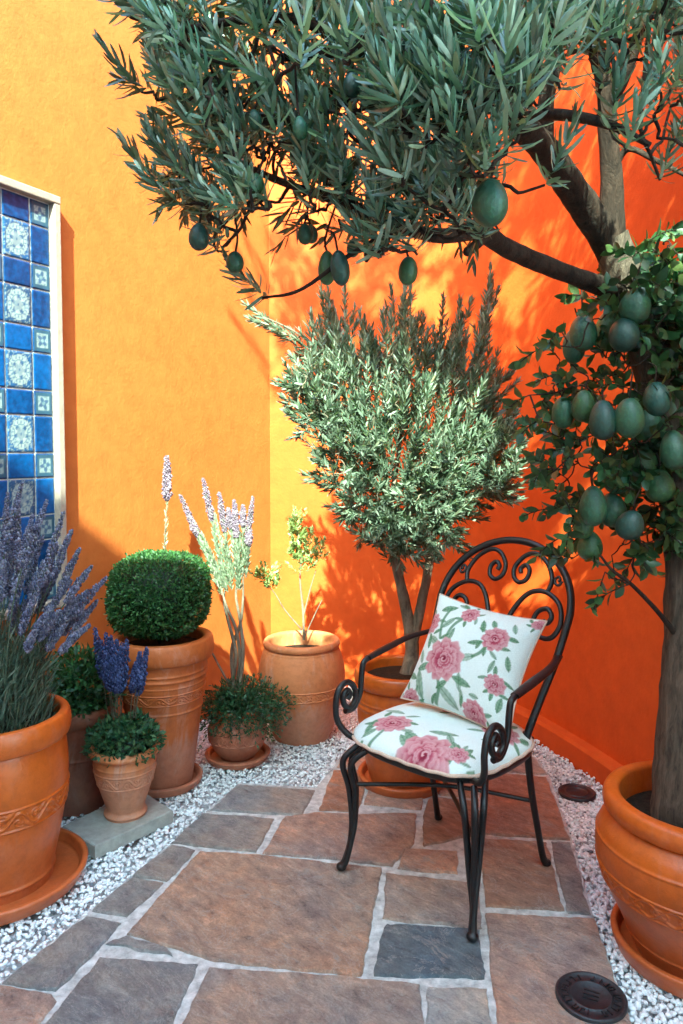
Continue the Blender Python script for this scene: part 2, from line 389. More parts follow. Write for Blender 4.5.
# low plinth along the foot of the curved wall
T = unit(np.gradient(rw, axis=0)); Nn = np.stack([-T[:, 1], T[:, 0]], 1)
sel = slice(10, len(rw))
inn, out = rw[sel] - Nn[sel]*.055, rw[sel] + Nn[sel]*.02
mb = MB(); n = len(inn); h = .075
prof = [(inn, -.03), (inn, h-.012), (inn + Nn[sel]*.010, h), (out, h)]
for a in range(3):
    Va = np.concatenate([np.c_[prof[a][0], np.full(n, prof[a][1])], np.c_[prof[a+1][0], np.full(n, prof[a+1][1])]]); i = np.arange(n-1)
    mb.add(Va, np.stack([i, n+i, n+i+1, i+1], -1)[:, ::-1].copy(), None, True)
pl = mb.build('plinth', M['wall_shaded'], rwall)

hm = MB()  # unseen wall added for the yard's shade line, raised at left to step it
hm.box((-1.2, -1.45, 2.0), (7.5, .3, 4.32), bev=.02); hm.box((-3.1, -1.452, 4.27), (3.82, .26, .3), bev=.02)
o = hm.build('shading_wall', M['white_wall'], None, (-1.2, -1.45, 0)); tag(o, 'tall white unseen wall added behind the camera to shade the courtyard', 'wall')

# ground and paving
gm = MB(); gm.add([(-25, -25, -.035), (25, -25, -.035), (25, 25, -.035), (-25, 25, -.035)], [[0, 1, 2, 3]], None, False)
tag(gm.build('ground', M['bed']), kind='structure')

stones_px = [
 ([(211.5,809),(239,784),(314,789.5),(301,813.5)], 'g'), ([(172.7,841.5),(204,813),(272.8,818),(254.9,850)], 'g'),
 ([(134.4,874),(171.7,844.5),(194,849.5),(166.8,879)], 'g'), ([(93.6,909),(132,877),(161.8,882),(127,914)], 'g'),
 ([(5,980),(86,916.5),(120,922),(57,988)], 'g'), ([(-60,981),(-2,985),(50,993),(55,999),(20,1040),(-60,1045)], 'n'),
 ([(320,808.5),(334,770),(368,770),(357,810)], 'r'), ([(374,773),(425,775),(421,808),(365,803)], 'n'),
 ([(264,852),(286,816),(318,812),(358,814),(415,813),(412,842),(391,864),(330,857)], 'n'),
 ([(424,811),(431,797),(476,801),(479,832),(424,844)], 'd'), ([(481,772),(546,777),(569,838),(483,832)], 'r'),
 ([(405,848),(456,851),(456,872),(399,867)], 'n'), ([(388,873),(477,883),(480,926),(384,917)], 'n'),
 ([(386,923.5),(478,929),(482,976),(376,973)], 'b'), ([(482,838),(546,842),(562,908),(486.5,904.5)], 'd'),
 ([(551,841),(570,842),(590,912),(568,910)], 'g'), ([(487,913),(594,918),(650,1085),(506,1085)], 'n'),
 ([(200,851),(254,854),(330,862),(380,868),(360,973),(216,959),(129,932)], 'n'),
 ([(108,942),(126,935),(166,946),(172,953.5)], 'g'),
 ([(100,957),(196,964),(160,1045),(30,1045)], 'g'), ([(211,967),(340,976),(418,984),(424,1045),(172,1045)], 'n'),
 ([(428,987),(486,988),(498,1085),(430,1085)], 'l'), ([(432,769),(476,771),(476,796),(434,793)], 'n'),
 ([(482,756),(533,757),(546,773),(480,768)], 'n'), ([(430,757),(477,757),(477,766),(430,765)], 'r'), ([(338,766),(342,757),(425,757),(425,766)], 'n'),
 ([(22,1050),(155,1050),(110,1130),(-50,1130)], 'n'), ([(170,1050),(425,1050),(428,1130),(130,1130)], 'g'), ([(432,1090),(650,1090),(670,1160),(440,1160)], 'n'),
]
PAVE_PX = [(-70,1050),(-70,981),(0,981),(89,909),(172,841),(239,781),(316,786),(333,766),(340,755),(535,755),(549,774),(573,840),(593,913),(655,1085),(690,1180),(-160,1180)]
pave = [G(*p)[:2] for p in PAVE_PX]
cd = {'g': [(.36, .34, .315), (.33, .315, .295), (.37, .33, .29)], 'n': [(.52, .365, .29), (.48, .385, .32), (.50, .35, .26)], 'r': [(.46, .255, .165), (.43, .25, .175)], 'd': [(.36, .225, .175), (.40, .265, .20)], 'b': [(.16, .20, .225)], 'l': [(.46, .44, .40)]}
sm = MB()
def add_stone(poly, c, top=0.0):
    poly = np.array(poly)[:, :2]
    area = .5*np.sum(poly[:, 0]*np.roll(poly[:, 1], -1) - poly[:, 1]*np.roll(poly[:, 0], -1))
    if area < 0: poly = poly[::-1]
    pts = []
    for i in range(len(poly)):
        a, b = poly[i], poly[(i+1) % len(poly)]; L = np.linalg.norm(b-a); k = max(3, int(L/.013)); nn = np.array((-(b-a)[1], (b-a)[0]))/max(L, 1e-6)
        for j in range(k):
            t = j/k; q = a + (b-a)*t
            w = .0055*mnoise.noise(Vector((q[0]*19, q[1]*19, 1.3))) + .004*mnoise.noise(Vector((q[0]*55, q[1]*55, 4.3)))
            pts.append(q + nn*w - (nn*0))
    pts = np.array(pts); cen = pts.mean(0); n = len(pts)
    # rounded corners
    dirc = unit(cen - pts); pts = pts - dirc*.0055
    rings = [(0, -.02), (0, top-.005), (.0025, top-.0015), (.006, top)]
    V = np.concatenate([np.c_[pts + dirc*i, np.full(n, z)] for i, z in rings]); F = []
    for a in range(3):
        for i in range(n): F.append([a*n+i, a*n+(i+1) % n, (a+1)*n+(i+1) % n, (a+1)*n+i])
    sm.add(V, F, c, True); sm.add(V[3*n:], [list(range(n))], c, False)
for px, k in stones_px:
    c = np.array(random.choice(cd[k]))*random.uniform(.9, 1.1)
    add_stone([G(*p) for p in px], c, random.uniform(-.0015, .0015))
for r in range(6):       # paving carried on under and behind the camera
    y1 = 1.27 - r*.42; x = -1.55 + (r % 2)*.2
    while x < .9:
        w = random.uniform(.4, .75); add_stone([(x, y1-.40), (x+w-.03, y1-.40), (x+w-.03, y1), (x, y1)], np.array(random.choice(cd['n'] + cd['g'])))
        x += w
tag(sm.build('stone_paving', M['stone']), kind='structure')
g2 = MB(); pv = np.array(pave); n = len(pv)
bm = bmesh.new(); vs = [bm.verts.new((p[0], p[1], -.0065)) for p in pv]; bm.faces.new(vs); bmesh.ops.triangulate(bm, faces=bm.faces[:])
bm.verts.index_update(); tri = [[v.index for v in f.verts] for f in bm.faces]; co = np.array([v.co[:] for v in bm.verts]); bm.free()
nz = MB(); nz.add(co, tri, None, False)
nz.add(np.concatenate([co, co - np.array((0, 0, .03))]), [[i, (i+1) % n, n+(i+1) % n, n+i] for i in range(n)], None, False)
nz.add([(-1.8, -1.29, -.0085), (1.0, -1.29, -.0085), (1.0, 1.29, -.0085), (-1.8, 1.29, -.0085)], [[0, 1, 2, 3]], None, False)
o = nz.build('mortar_bed', M['grout']); tag(o, kind='structure')

# ------------------------------------------------------------------ pots
def vine(z0, z1, n, amp=.0045, style='vine'):
    zc, hh = (z0+z1)/2, (z1-z0)/2
    def f(T, Z):
        u = T*n/(2*PI); v = (Z-zc)/hh; ph = u*2*PI
        h = np.zeros_like(T)
        rid = lambda d, w: np.exp(-(d/w)**2)
        if style == 'vine':
            h = np.maximum(h, rid(v - .55*np.sin(ph), .16))
            for off, sg in ((.25, -1), (.75, 1)):
                du = ((u - off + .5) % 1 - .5)*2.2; dv = v - sg*.15; r = np.hypot(du, dv); a = np.arctan2(dv, du)
                h = np.maximum(h, rid(np.sin(a + r*11*sg)*r, .09)*(r < .62)*.9)
            for off, sg in ((.0, 1), (.5, -1)):
                du = ((u - off + .5) % 1 - .5)*2.4; dv = v - sg*.5; a = .7*sg; x = du*math.cos(a)+dv*math.sin(a); y = -du*math.sin(a)+dv*math.cos(a)
                h = np.maximum(h, np.clip(1.2 - (x/.5)**2 - (y/.2)**2, 0, 1)*.8)
        else:
            for s in (1, -1): h = np.maximum(h, rid(v - .72*s*np.sin(ph/1), .13))
            du = ((u*2 + .5) % 1 - .5)*1.25; r = np.hypot(du, v)
            h = np.maximum(h, rid(r - .36, .075)*.8); h = np.maximum(h, rid(r, .13)*.8)
        return h*amp*np.clip((1-np.abs(v))*5, 0, 1)
    return f
def pot(loc, prof, rim, label, m, band=None, rings=(), soil=None, group='terracotta pots', wall=.018, sub=6):
    """prof: outside (r, z) from foot to under the rim; rim: outline of the rim (r, z); band: (z0, z1, repeats, style)"""
    root = empty('terracotta_pot', loc, label, 'pot', group); c = np.array(loc)
    p, _ = smooth_curve(np.array(prof), np.zeros(len(prof)), sub)
    zz = p[:, 1]; R = lambda z: np.interp(z, zz, p[:, 0])
    b = MB(); zs = np.linspace(zz[0], zz[-1], 60)
    if band: zs = np.array([z for z in zs if not band[0] < z < band[1]] + [band[0], band[1]]); zs.sort()
    def seg_l(zarr):
        def dsp(T, Z):
            h = np.zeros_like(T)
            for zr, w, a in rings: h = h + a*np.exp(-((Z-zr)/w)**2)
            return h
        fine = np.unique(np.concatenate([zarr] + [np.linspace(zr-2.5*w, zr+2.5*w, 11) for zr, w, a in rings]))
        fine = fine[(fine >= zarr[0]) & (fine <= zarr[-1])]
        b.lathe([(R(z), z) for z in fine], c, 96, dsp)
    if band: seg_l(zs[zs <= band[0]]); seg_l(zs[zs >= band[1]])
    else: seg_l(zs)
    b.lathe([(.001, zz[0]+.002), (R(zz[0])-.003, zz[0]+.001), (R(zz[0]), zz[0])], c, 96)
    b.build('body', m, root)
    if band:
        k = MB(); z0, z1 = band[:2]; vf = vine(z0, z1, band[2], band[4] if len(band) > 4 else .0045, band[3])
        zf = np.linspace(z0, z1, 44); e = (z1-z0)*.055
        def dsp(T, Z): return vf(T, Z) + .004*(np.exp(-((Z-z0-e)/e)**2) + np.exp(-((Z-z1+e)/e)**2))*np.clip(np.minimum(Z-z0, z1-Z)/e, 0, 1)
        k.lathe([(R(z), z) for z in zf], c, 620, dsp); k.build('relief_band', m, root)
    r = MB(); rp, _ = smooth_curve(np.array(rim), np.zeros(len(rim)), 5); r.lathe(rp, c, 96, wob=.0015); r.build('rim', m, root)
    if soil:
        s = MB(); s.disc((c[0], c[1], c[2]+soil[1]), soil[0], 48, .012); s.build('soil', M['soil'], root)
    return root
def rim_of(r, z0, z1, lip, inner, depth=.12):
    """rolled rim: starts on the body (r, z0), bulges by lip, ends deep inside"""
    zm = (z0+z1)/2
    return [(r-.002, z0), (r+lip*.7, z0+.004), (r+lip, zm), (r+lip*.75, z1-.006), (r+lip*.2, z1), (inner+.004, z1-.004), (inner, z1-.03), (inner-.003, z1-depth)]
def saucer(loc, r, h, label, m):
    b = MB(); pr, _ = smooth_curve(np.array([(r*.45, .002), (r*.86, 0), (r*.95, h*.35), (r, h*.85), (r-.004, h), (r-.016, h*.97), (r-.024, h*.55), (r*.80, h*.35), (.001, h*.33)]), np.zeros(9), 4)
    b.lathe(pr, np.array(loc), 96, wob=.001); o = b.build('saucer', m, None, loc); tag(o, label, 'saucer', 'terracotta saucers'); return o

GZ = -.012
C_LAV = np.array((-1.015, 2.13, GZ)); C_DARK = np.array((-.955, 2.62, GZ)); C_URN = np.array((-.735, 2.46, .045+GZ)); C_TALL = np.array((-.682, 2.79, GZ))
C_BULB = np.array((-.432, 3.02, GZ)); C_BAR = np.array((-.178, 3.27, GZ)); C_OLI = np.array((.238, 2.80, GZ)); C_AVO = np.array((.90, 1.815, GZ))

S1 = .016
saucer(C_LAV, .25, .05, 'wide saucer under the big lavender pot in the left foreground', M['terra'])
pot(C_LAV + (0, 0, S1), [(.150, 0), (.157, .05), (.180, .16), (.197, .27), (.200, .35), (.193, .415), (.188, .43)], rim_of(.188, .425, .498, .022, .175, .1),
    'big orange pot of tall lavender in the left foreground with leafy relief band', M['terra'], (.215, .285, 13, 'vine', .0055), [(.03, .006, .004)], (.176, .455))
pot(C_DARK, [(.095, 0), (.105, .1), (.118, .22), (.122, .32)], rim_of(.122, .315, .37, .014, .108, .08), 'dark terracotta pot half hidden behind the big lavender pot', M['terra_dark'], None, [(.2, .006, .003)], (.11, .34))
pot(C_URN, [(.066, 0), (.068, .012), (.062, .022), (.064, .035), (.082, .09), (.098, .15), (.103, .19), (.100, .215)], rim_of(.100, .212, .240, .018, .09, .06),
    'small urn shaped terracotta pot of blue salvia standing on a grey slab', M['terra_pale'], (.115, .168, 9, 'vine', .003), [(.012, .006, .004), (.185, .004, .002)], (.092, .215))
saucer(C_TALL, .145, .035, 'saucer under the tall pot of clipped boxwood', M['terra_red'])
pot(C_TALL + (0, 0, .012), [(.105, 0), (.108, .02), (.125, .14), (.142, .27), (.158, .38), (.170, .49)], rim_of(.170, .485, .565, .022, .15, .1),
    'tall tapered terracotta pot holding the clipped boxwood ball', M['terra_red'], (.335, .378, 12, 'vine', .0035), [(.30, .004, .003), (.425, .005, .004), (.445, .004, .003), (.40, .003, .002)], (.152, .525))
saucer(C_BULB, .135, .03, 'small saucer under the round bulb shaped pot', M['terra_red'])
pot(C_BULB + (0, 0, .01), [(.055, 0), (.075, .01), (.105, .05), (.120, .10), (.113, .15), (.09, .19)], rim_of(.09, .187, .21, .012, .08, .05),
    'round bulb shaped terracotta pot under trailing green foliage', M['terra_red'], (.075, .13, 10, 'knot', .0025), [], (.082, .19))
pot(C_BAR, [(.125, 0), (.130, .01), (.160, .10), (.188, .22), (.193, .30), (.177, .375), (.158, .41)], rim_of(.158, .408, .44, .014, .142, .14),
    'barrel shaped pale terracotta jar in the sunlit wall corner', M['terra_pale'], (.205, .252, 14, 'knot', .003), [(.40, .004, .003)], (.145, .375))
saucer(C_OLI, .175, .045, 'saucer under the olive tree pot behind the chair', M['terra'])
pot(C_OLI + (0, 0, .016), [(.125, 0), (.135, .03), (.160, .14), (.176, .25), (.176, .33), (.165, .375)], rim_of(.165, .372, .435, .024, .15, .1),
    'orange pot of the small olive tree standing behind the chair', M['terra'], None, [(.30, .006, .004), (.32, .004, .003)], (.152, .395))
saucer(C_AVO, .205, .055, 'saucer under the wide pot at the right edge', M['terra'])
pot(C_AVO + (0, 0, .02), [(.150, 0), (.158, .02), (.185, .08), (.228, .17), (.247, .245), (.240, .30), (.215, .335), (.205, .345)], rim_of(.205, .342, .395, .026, .188, .12),
    'wide bellied glossy orange pot holding the avocado tree trunk', M['terra'], (.165, .222, 12, 'knot', .004), [(.045, .004, .003), (.285, .004, .003)], (.185, .325))

# grey slab under the urn
cr = [G(62, 826, .045+GZ), G(95, 846, .045+GZ), G(173, 810, .045+GZ), G(140, 789, .045+GZ)]
b = MB(); cr = np.array(cr); cen = cr.mean(0); d0 = unit(cr.mean(0) - cr)*.004
lo = cr - (0, 0, .044); hi0 = cr - (0, 0, .004); hi = cr + d0
V = np.concatenate([lo, hi0, hi]); b.add(V, [[a*4+i, a*4+(i+1) % 4, (a+1)*4+(i+1) % 4, (a+1)*4+i] for a in range(2) for i in range(4)] + [[8, 9, 10, 11]], None, False)
o = b.build('stone_slab', M['concrete'], None, cen - (0, 0, .045)); tag(o, 'flat grey stone slab under the small urn pot', 'slab')

# ------------------------------------------------------------------ tile panel on the left wall
def wallpt(px): # distance along the wall from the corner for a picture column
    k = (px-341.5)/FPX; return (k*CORNER[1] - CORNER[0])/(AW[0] - k*AW[1])
s_r = wallpt(57.5); pr = CORNER + AW*s_r
ztop = P(57, 199, pr[1])[2]; FW, FD = .028, .044
Wt, Ht, Wn, Ww = .086, .128, .078, .108
cols = [Wn, Ww]*4 + [Wn]; Gp = .005
pw = sum(cols) + Gp*(len(cols)+1); rows_n = 12
heights = [(Wt if i % 2 == 0 else Ht) for i in range(rows_n+1)]
phh = sum(heights) + Gp*(len(heights)+1)
root = empty('tile_panel', pr - AW*(pw/2+FW) + np.array((0, 0, ztop-phh-FW*2)), 'tall blue and white tiled wall panel in a cream stone frame', 'tile panel')
f = MB(); X0 = pr - AW*(pw+2*FW)
mid = lambda s, z, dd: pr - AW*s + NW*dd + np.array((0, 0, z))
f.box(mid(FW/2, ztop-phh/2-FW, FD/2), (FW, FD, phh), AW, -NW, .004); f.box(mid(pw+1.5*FW, ztop-phh/2-FW, FD/2), (FW, FD, phh), AW, -NW, .004)
f.box(mid(pw/2+FW, ztop-FW/2, FD/2+.001), (pw+2*FW, FD+.002, FW), AW, -NW, .004); f.box(mid(pw/2+FW, ztop-phh-1.5*FW, FD/2+.001), (pw+2*FW, FD+.002, FW), AW, -NW, .004)
f.build('frame', M['frame'], root)
f = MB(); f.box(mid(pw/2+FW, ztop-phh/2-FW, .008), (pw, .014, phh), AW, -NW, 0); f.build('grout', M['grout'], root)
NAVY, BLUE, PALE, WHITE = np.array((.005, .026, .095)), np.array((.009, .060, .20)), np.array((.058, .125, .20)), np.array((.27, .30, .28))
def sstep(a, b, x): t = np.clip((x-a)/(b-a), 0, 1); return t*t*(3-2*t)
def nz2(x, y, s, seed=0): return np.array([mnoise.noise(Vector((a*s, b*s, seed*7.1))) for a, b in zip(x.ravel(), y.ravel())]).reshape(x.shape)
def lay(c, col, a): return c*(1-a[..., None]) + np.asarray(col)*a[..., None]
tf = MB(); ss = FW + Gp
def tile(s0, z0, w, h, kind, seed):
    n = 26; m = int(n*h/w) if h > w else n; m = max(m, 18); k = max(18, int(m*w/h))
    u, v = np.meshgrid(np.linspace(0, 1, k), np.linspace(0, 1, m)); xx = (u-.5)*w; yy = (v-.5)*h
    hue = random.random(); base = NAVY*(1-hue) + BLUE*hue
    n1 = nz2(xx, yy, 60, seed); n2 = nz2(xx, yy, 160, seed+3)
    c = base[None, None] * (1 + .35*n1[..., None] + .3*n2[..., None])
    if kind == 'plain': c = lay(c, (.012, .07, .22), np.clip(n1*.6, 0, .5))
    if kind == 'med':
        c = lay(c, PALE*.8, np.full_like(u, .35)); c = lay(c, WHITE*.85, sstep(.12, .3, n2 + .5*nz2(xx, yy, 230, seed+9))*.75*(np.abs(xx) < w*.5-.003))
        a = np.arctan2(yy, xx); r = np.hypot(xx/(w*.44), yy/(h*.44)); sc = 1 + .05*np.cos(a*12)
        c = lay(c, WHITE, 1-sstep(.92, 1.0, r/sc)); c = lay(c, PALE, (1-sstep(.0, .05, np.abs(r-.86)))*.5)
        c = lay(c, BLUE*.7, (1-sstep(.05, .11, np.hypot((r-.74)*1.0, np.abs(((a*9/PI+seed) % 1)-.5)*.32)))*.8); c = lay(c, NAVY, (1-sstep(.015, .035, np.abs(r-.97)))*.8); c = lay(c, PALE*.8, (1-sstep(.03, .05, np.abs(r-.60)))*.7)
        c = lay(c, BLUE*.6, (1-sstep(.42, .5, r/(1+.35*np.cos(a*5+seed))))*.9); c = lay(c, WHITE, (1-sstep(.14, .2, np.abs(r-.25)/(1+.3*np.cos(a*3)))) * .55)
        c = lay(c, PALE, sstep(.0, .25, n2)*.3*(r < .9))
    if kind == 'sq':
        q = np.maximum(np.abs(xx)/(w/2), np.abs(yy)/(h/2)); c = lay(c, PALE*.55, sstep(.9, .86, q)); c = lay(c, np.array((.22, .265, .27)), 1-sstep(.58, .64, q))
        a = np.arctan2(yy, xx); r = np.hypot(xx/(w*.3), yy/(h*.3)); c = lay(c, BLUE*.6, (1-sstep(.6, .8, r/(1+.4*np.cos(a*4+seed))))*.8); c = lay(c, (.22, .3, .29), (1-sstep(.2, .35, r)) * .8)
        c = lay(c, PALE*.6, sstep(.05, .3, n2)*.5)
    e = np.maximum(np.abs(xx) - (w/2-.003), np.abs(yy) - (h/2-.003)); dz = np.where(e > 0, -.0025, 0) + .0006*n1
    pt = pr[None, None] - AW*(s0 + w/2 - xx)[..., None] + NW*(.0195 + dz + random.uniform(-.0005, .0005))[..., None] + np.array((0, 0, 1.))*(z0 + yy)[..., None]
    idx = np.arange(m*k).reshape(m, k); F = np.stack([idx[:-1, :-1], idx[:-1, 1:], idx[1:, 1:], idx[1:, :-1]], -1).reshape(-1, 4)
    tf.add(pt.reshape(-1, 3), F, np.clip(c.reshape(-1, 3), 0, 1))
s0 = FW + Gp
for j, w in enumerate(cols):
    z = ztop - FW - Gp
    for i, h in enumerate(heights):
        kind = 'med' if (w == Ww and h == Ht) else ('sq' if (w == Wn and h == Wt) else 'plain')
        tile(s0, z - h/2, w, h, kind, i*7 + j*3); z -= h + Gp
    s0 += w + Gp
tf.build('tile_field', M['tile'], root)

# ------------------------------------------------------------------ black metal covers
def cover(c, r, label, marks=True):
    root = empty('metal_cover', c, label, 'cover'); b = MB()
    b.lathe([(r, -.004), (r, .0045), (r-.003, .0065), (r*.9, .0065), (r*.885, .004), (r*.60, .004), (r*.585, .006), (r*.56, .006), (r*.545, .004), (.0005, .004)], c, 72); b.build('disc', M['drain'], root)
    if marks:
        k = MB()
        for i in range(22):
            a = i/22*2*PI; 
            if i % 11 == 5: continue
            rad = np.array((math.cos(a), math.sin(a), 0)); tan = np.array((-rad[1], rad[0], 0)); cc = np.array(c) + rad*r*.735 + (0, 0, .0052)
            k.box(cc, (.0022, .016, .003), tan, rad, .0006)
            if i % 3: k.box(cc + tan*.004 + rad*(.006 if i % 2 else -.006), (.007, .0022, .003), tan, rad, .0006)
            if i % 4 == 1: k.box(cc + tan*.008, (.0022, .013, .003), tan, rad, .0006)
        for s in (-1, 0, 1): k.box(np.array(c) + (s*.006, s*.012, .0052), (.035, .003, .003), (.9, -.43, 0), (.43, .9, 0), .0006)
        k.build('raised_marking', M['iron'], root)
    return root
c1 = G(591, 998); cover((c1[0], c1[1], .002), .080, 'round black cover with raised marks on the foreground paving')
c2 = G(577, 791); cover((c2[0], c2[1], -.007), .068, 'plain black round cover set in gravel by the plinth', False)

# ------------------------------------------------------------------ white gravel
def wall_side(x, y):  # signed distance into the yard from the left wall
    return np.dot(np.array((x, y)) - CORNER[:2], NW[:2])
ico = bmesh.new(); bmesh.ops.create_icosphere(ico, subdivisions=2, radius=1); ico.verts.index_update()
icoV = np.array([v.co[:] for v in ico.verts]); icoF = np.array([[v.index for v in f.verts] for f in ico.faces]); ico.free()
ico = bmesh.new(); bmesh.ops.create_icosphere(ico, subdivisions=1, radius=1); ico.verts.index_update()
icoV1 = np.array([v.co[:] for v in ico.verts]); icoF1 = np.array([[v.index for v in f.verts] for f in ico.faces]); ico.free()
pots_c = [(C_LAV, .22), (C_DARK, .08), (C_TALL, .12), (C_BULB, .11), (C_BAR, .11), (C_OLI, .14), (C_AVO, .17)]
pm = MB(); rwx = lambda y: np.interp(-y, -rw[:, 1], rw[:, 0])
grid = {}
def gravel(n, xr, yr, size):
    for _ in range(n):
        x, y = random.uniform(*xr), random.uniform(*yr)
        if wall_side(x, y) < .01: continue
        if y > .3 and x > rwx(y) - .06: continue
        if in_poly(x, y, pave): continue
        if any((x-c[0])**2 + (y-c[1])**2 < r*r for c, r in pots_c): continue
        if (x-c2[0])**2 + (y-c2[1])**2 < .066**2: continue
        key = (int(x/.0066), int(y/.0066))
        if grid.get(key, 0) >= 1: continue
        grid[key] = 1
        r = size*random.uniform(.6, 1.25); A = icoV if y < 2.6 else icoV1; Fc = icoF if y < 2.6 else icoF1
        q = Matrix.Rotation(random.random()*6.28, 3, (random.gauss(0, .3), random.gauss(0, .3), 1)) 
        v = A*np.array((r*random.uniform(.8, 1.35), r*random.uniform(.7, 1.0), r*random.uniform(.5, .8)))
        v = v*(1 + .16*np.sin(A[:, :1]*3.1 + x*900) * np.cos(A[:, 1:2]*2.7 + y*700))
        v = v @ np.array(q).T + (x, y, -.018 + random.uniform(-.006, .009))
        t = random.random(); c = np.array((.84, .855, .865))*random.uniform(.85, 1.06) if t > .06 else (np.array((.36, .38, .40)) if t > .02 else np.array((.15, .16, .18)))*random.uniform(.8, 1.2)
        pm.add(v, Fc, c)
gravel(52000, (-1.75, .3), (1.2, 4.0), .0066)
gravel(22000, (.0, 1.15), (2.5, 4.0), .0066)
gravel(20000, (.5, 1.4), (1.2, 2.7), .0068)
tag(pm.build('white_gravel', M['pebble']), 'white pebble gravel filling the bed beside the paving', 'gravel', kind='stuff')

# ------------------------------------------------------------------ the chair
CC = np.array((.342, 2.195, 0)); SS = unit(np.array((.724, -.69, 0))); BB = np.array((.69, .724, 0))
def L3(s, b, z): return CC + SS*s + BB*b + np.array((0, 0, z))
chair = empty('garden_chair', CC, 'black wrought iron armchair with scrolled hoop back and curved legs', 'chair')
def part(name, curves, r=.008, sub=8, parent=chair, seg=10, flat=None):
    b = MB()
    for c in curves:
        rr = r; closed = False
        if isinstance(c, dict): rr = c.get('r', r); closed = c.get('closed', False); c = c['p']
        b.tube([L3(*p) for p in c], rr, seg, sub=sub, closed=closed, flat=flat)
    return b.build(name, M['iron'], parent)
def sup(a, b0, b1, n, e=3.2, z=.0):
    out = []
    for i in range(n):
        t = i/n*2*PI; c, s = math.cos(t), math.sin(t); x = a*abs(c)**(2/e)*(1 if c > 0 else -1); y = abs(s)**(2/e)*(1 if s > 0 else -1)
        out.append((x, (b0+b1)/2 + (b1-b0)/2*y, z))
    return out
ring = [(x-.018, y, z) for x, y, z in sup(.230, -.235, .185, 40, 3.0, .392)]
b = MB(); b.tube([L3(*p) for p in ring], .0105, 10, closed=True, sub=2, flat=(1.0, 1.5))
for s in (-.16, -.08, 0, .08, .16): b.tube([L3(s, -.225, .392), L3(s, .182, .392)], .005, 8)
b.build('seat_frame', M['iron'], chair)
bk = lambda z: .095 + (z-.43)*.47           # lean of the back: b at height z
hoop = []
for i in range(21):
    t = -PI*.02 + i/20*PI*1.04; hoop.append((.238*math.cos(t), 0, .765 + .205*math.sin(t)))
hoop = [(s, bk(z), z) for s, _, z in hoop]
lowR = [(.185, .095, .40), (.19, .10, .44), (.205, bk(.53), .53), (.226, bk(.64), .64)]
hp = lowR + hoop + [(-s, b_, z) for s, b_, z in lowR[::-1]]
part('back_hoop', [hp], .0118, 5, seg=12)
def A_(m): return [(m*u, bk(z), z) for u, z in [(.150, .826), (.156, .862), (.130, .908), (.085, .935), (.045, .925), (.018, .89), (.022, .858), (.045, .843), (.068, .855), (.072, .882), (.056, .897), (.040, .886), (.044, .872)]]
def B_(m): return [(m*u, bk(z), z) for u, z in [(.0, .46), (.006, .56), (.018, .66), (.045, .755), (.088, .815), (.145, .825), (.198, .795), (.215, .742), (.195, .70), (.155, .698), (.125, .728), (.132, .765), (.162, .778), (.182, .758), (.172, .738), (.158, .742)]]
part('back_scroll', [A_(1)], .0076, 7); part('back_scroll', [A_(-1)], .0076, 7); part('back_scroll', [B_(1)], .008, 7); part('back_scroll', [B_(-1)], .008, 7)
for m in (1, -1):
    part('back_curl', [[(m*u, bk(z), z) for u, z in [(.19, .862), (.182, .85), (.17, .853), (.166, .866), (.176, .874), (.183, .866), (.177, .861)]]], .0045, 6)
for m in (1, -1):
    s = .262*m
    arm = [(.232*m, bk(.655), .655), (.258*m, .10, .645), (s, -.02, .628), (s, -.10, .615)]
    tail = [(s, -.10, .615), (s, -.122, .603), (s, -.130, .565), (s, -.138, .51), (s, -.168, .472), (s, -.205, .472)]
    scr = [(.198*m - .01, -.188, .392), (.232*m, -.218, .408), (s-.004*m, -.240, .448), (s, -.246, .50), (s, -.232, .545), (s, -.198, .560), (s, -.166, .540), (s, -.158, .50), (s, -.182, .478), (s, -.208, .492), (s, -.214, .520), (s, -.196, .535), (s, -.184, .518), (s, -.194, .508)]
    b = MB(); b.tube([L3(*p) for p in arm], [.0095, .0105, .012, .0105], 10, sub=8, flat=(1.35, .8)); b.tube([L3(*p) for p in tail], .009, 10, sub=7)
    b.tube([L3(*p) for p in scr], .0095, 10, sub=8); b.build('armrest', M['iron'], chair)
for m in (1, -1):
    fs, fb = .222*m, -.232
    b = MB()
    for k, (ds, db) in enumerate(((-.045*m, .0), (0, 0), (0, .055))):
        top = (.205*m + ds, -.205 + db, .385); kn = (fs + .012*m + ds*.75, fb - .012 + db*.75, .335)
        e = (k-1)*.0065
        b.tube([L3(*p) for p in [top, kn, (fs + .002*m + ds*.55, fb + .004 + db*.55, .25), (fs - .004*m + ds*.25 + e, fb + .01 + db*.25 - e, .15), (fs + e*.9, fb + .004 - e*.9, .07), (fs + .006*m + e*.8, fb - .008 - e*.8, .028), (fs + .012*m + e*.6, fb - .018 - e*.6, .012)]], [.0088, .0098, .0095, .0088, .0088, .0098, .0105], 10, sub=7)
    b.ell(L3(fs + .012*m, fb - .018, .0125), (0, 0, 1), (.0165, .0125), 14, 8)
    b.build('leg', M['iron'], chair)
    b = MB(); b.tube([L3(*p) for p in [(.185*m, .10, .44), (.186*m, .105, .38), (.188*m, .13, .25), (.194*m, .165, .11), (.198*m, .185, .035), (.202*m, .197, .010)]], [.0115, .0115, .0105, .010, .0105, .012], 10, sub=6)
    b.ell(L3(.203*m, .20, .0105), (0, 0, 1), (.0145, .0105), 14, 8); b.build('leg', M['iron'], chair)
part('stretcher', [[(-.222, -.222, .262), (0, -.02, .258), (.19, .15, .215)]], .0065, 8); part('stretcher', [[(.222, -.222, .250), (0, -.02, .2435), (-.19, .15, .215)]], .0065, 8)

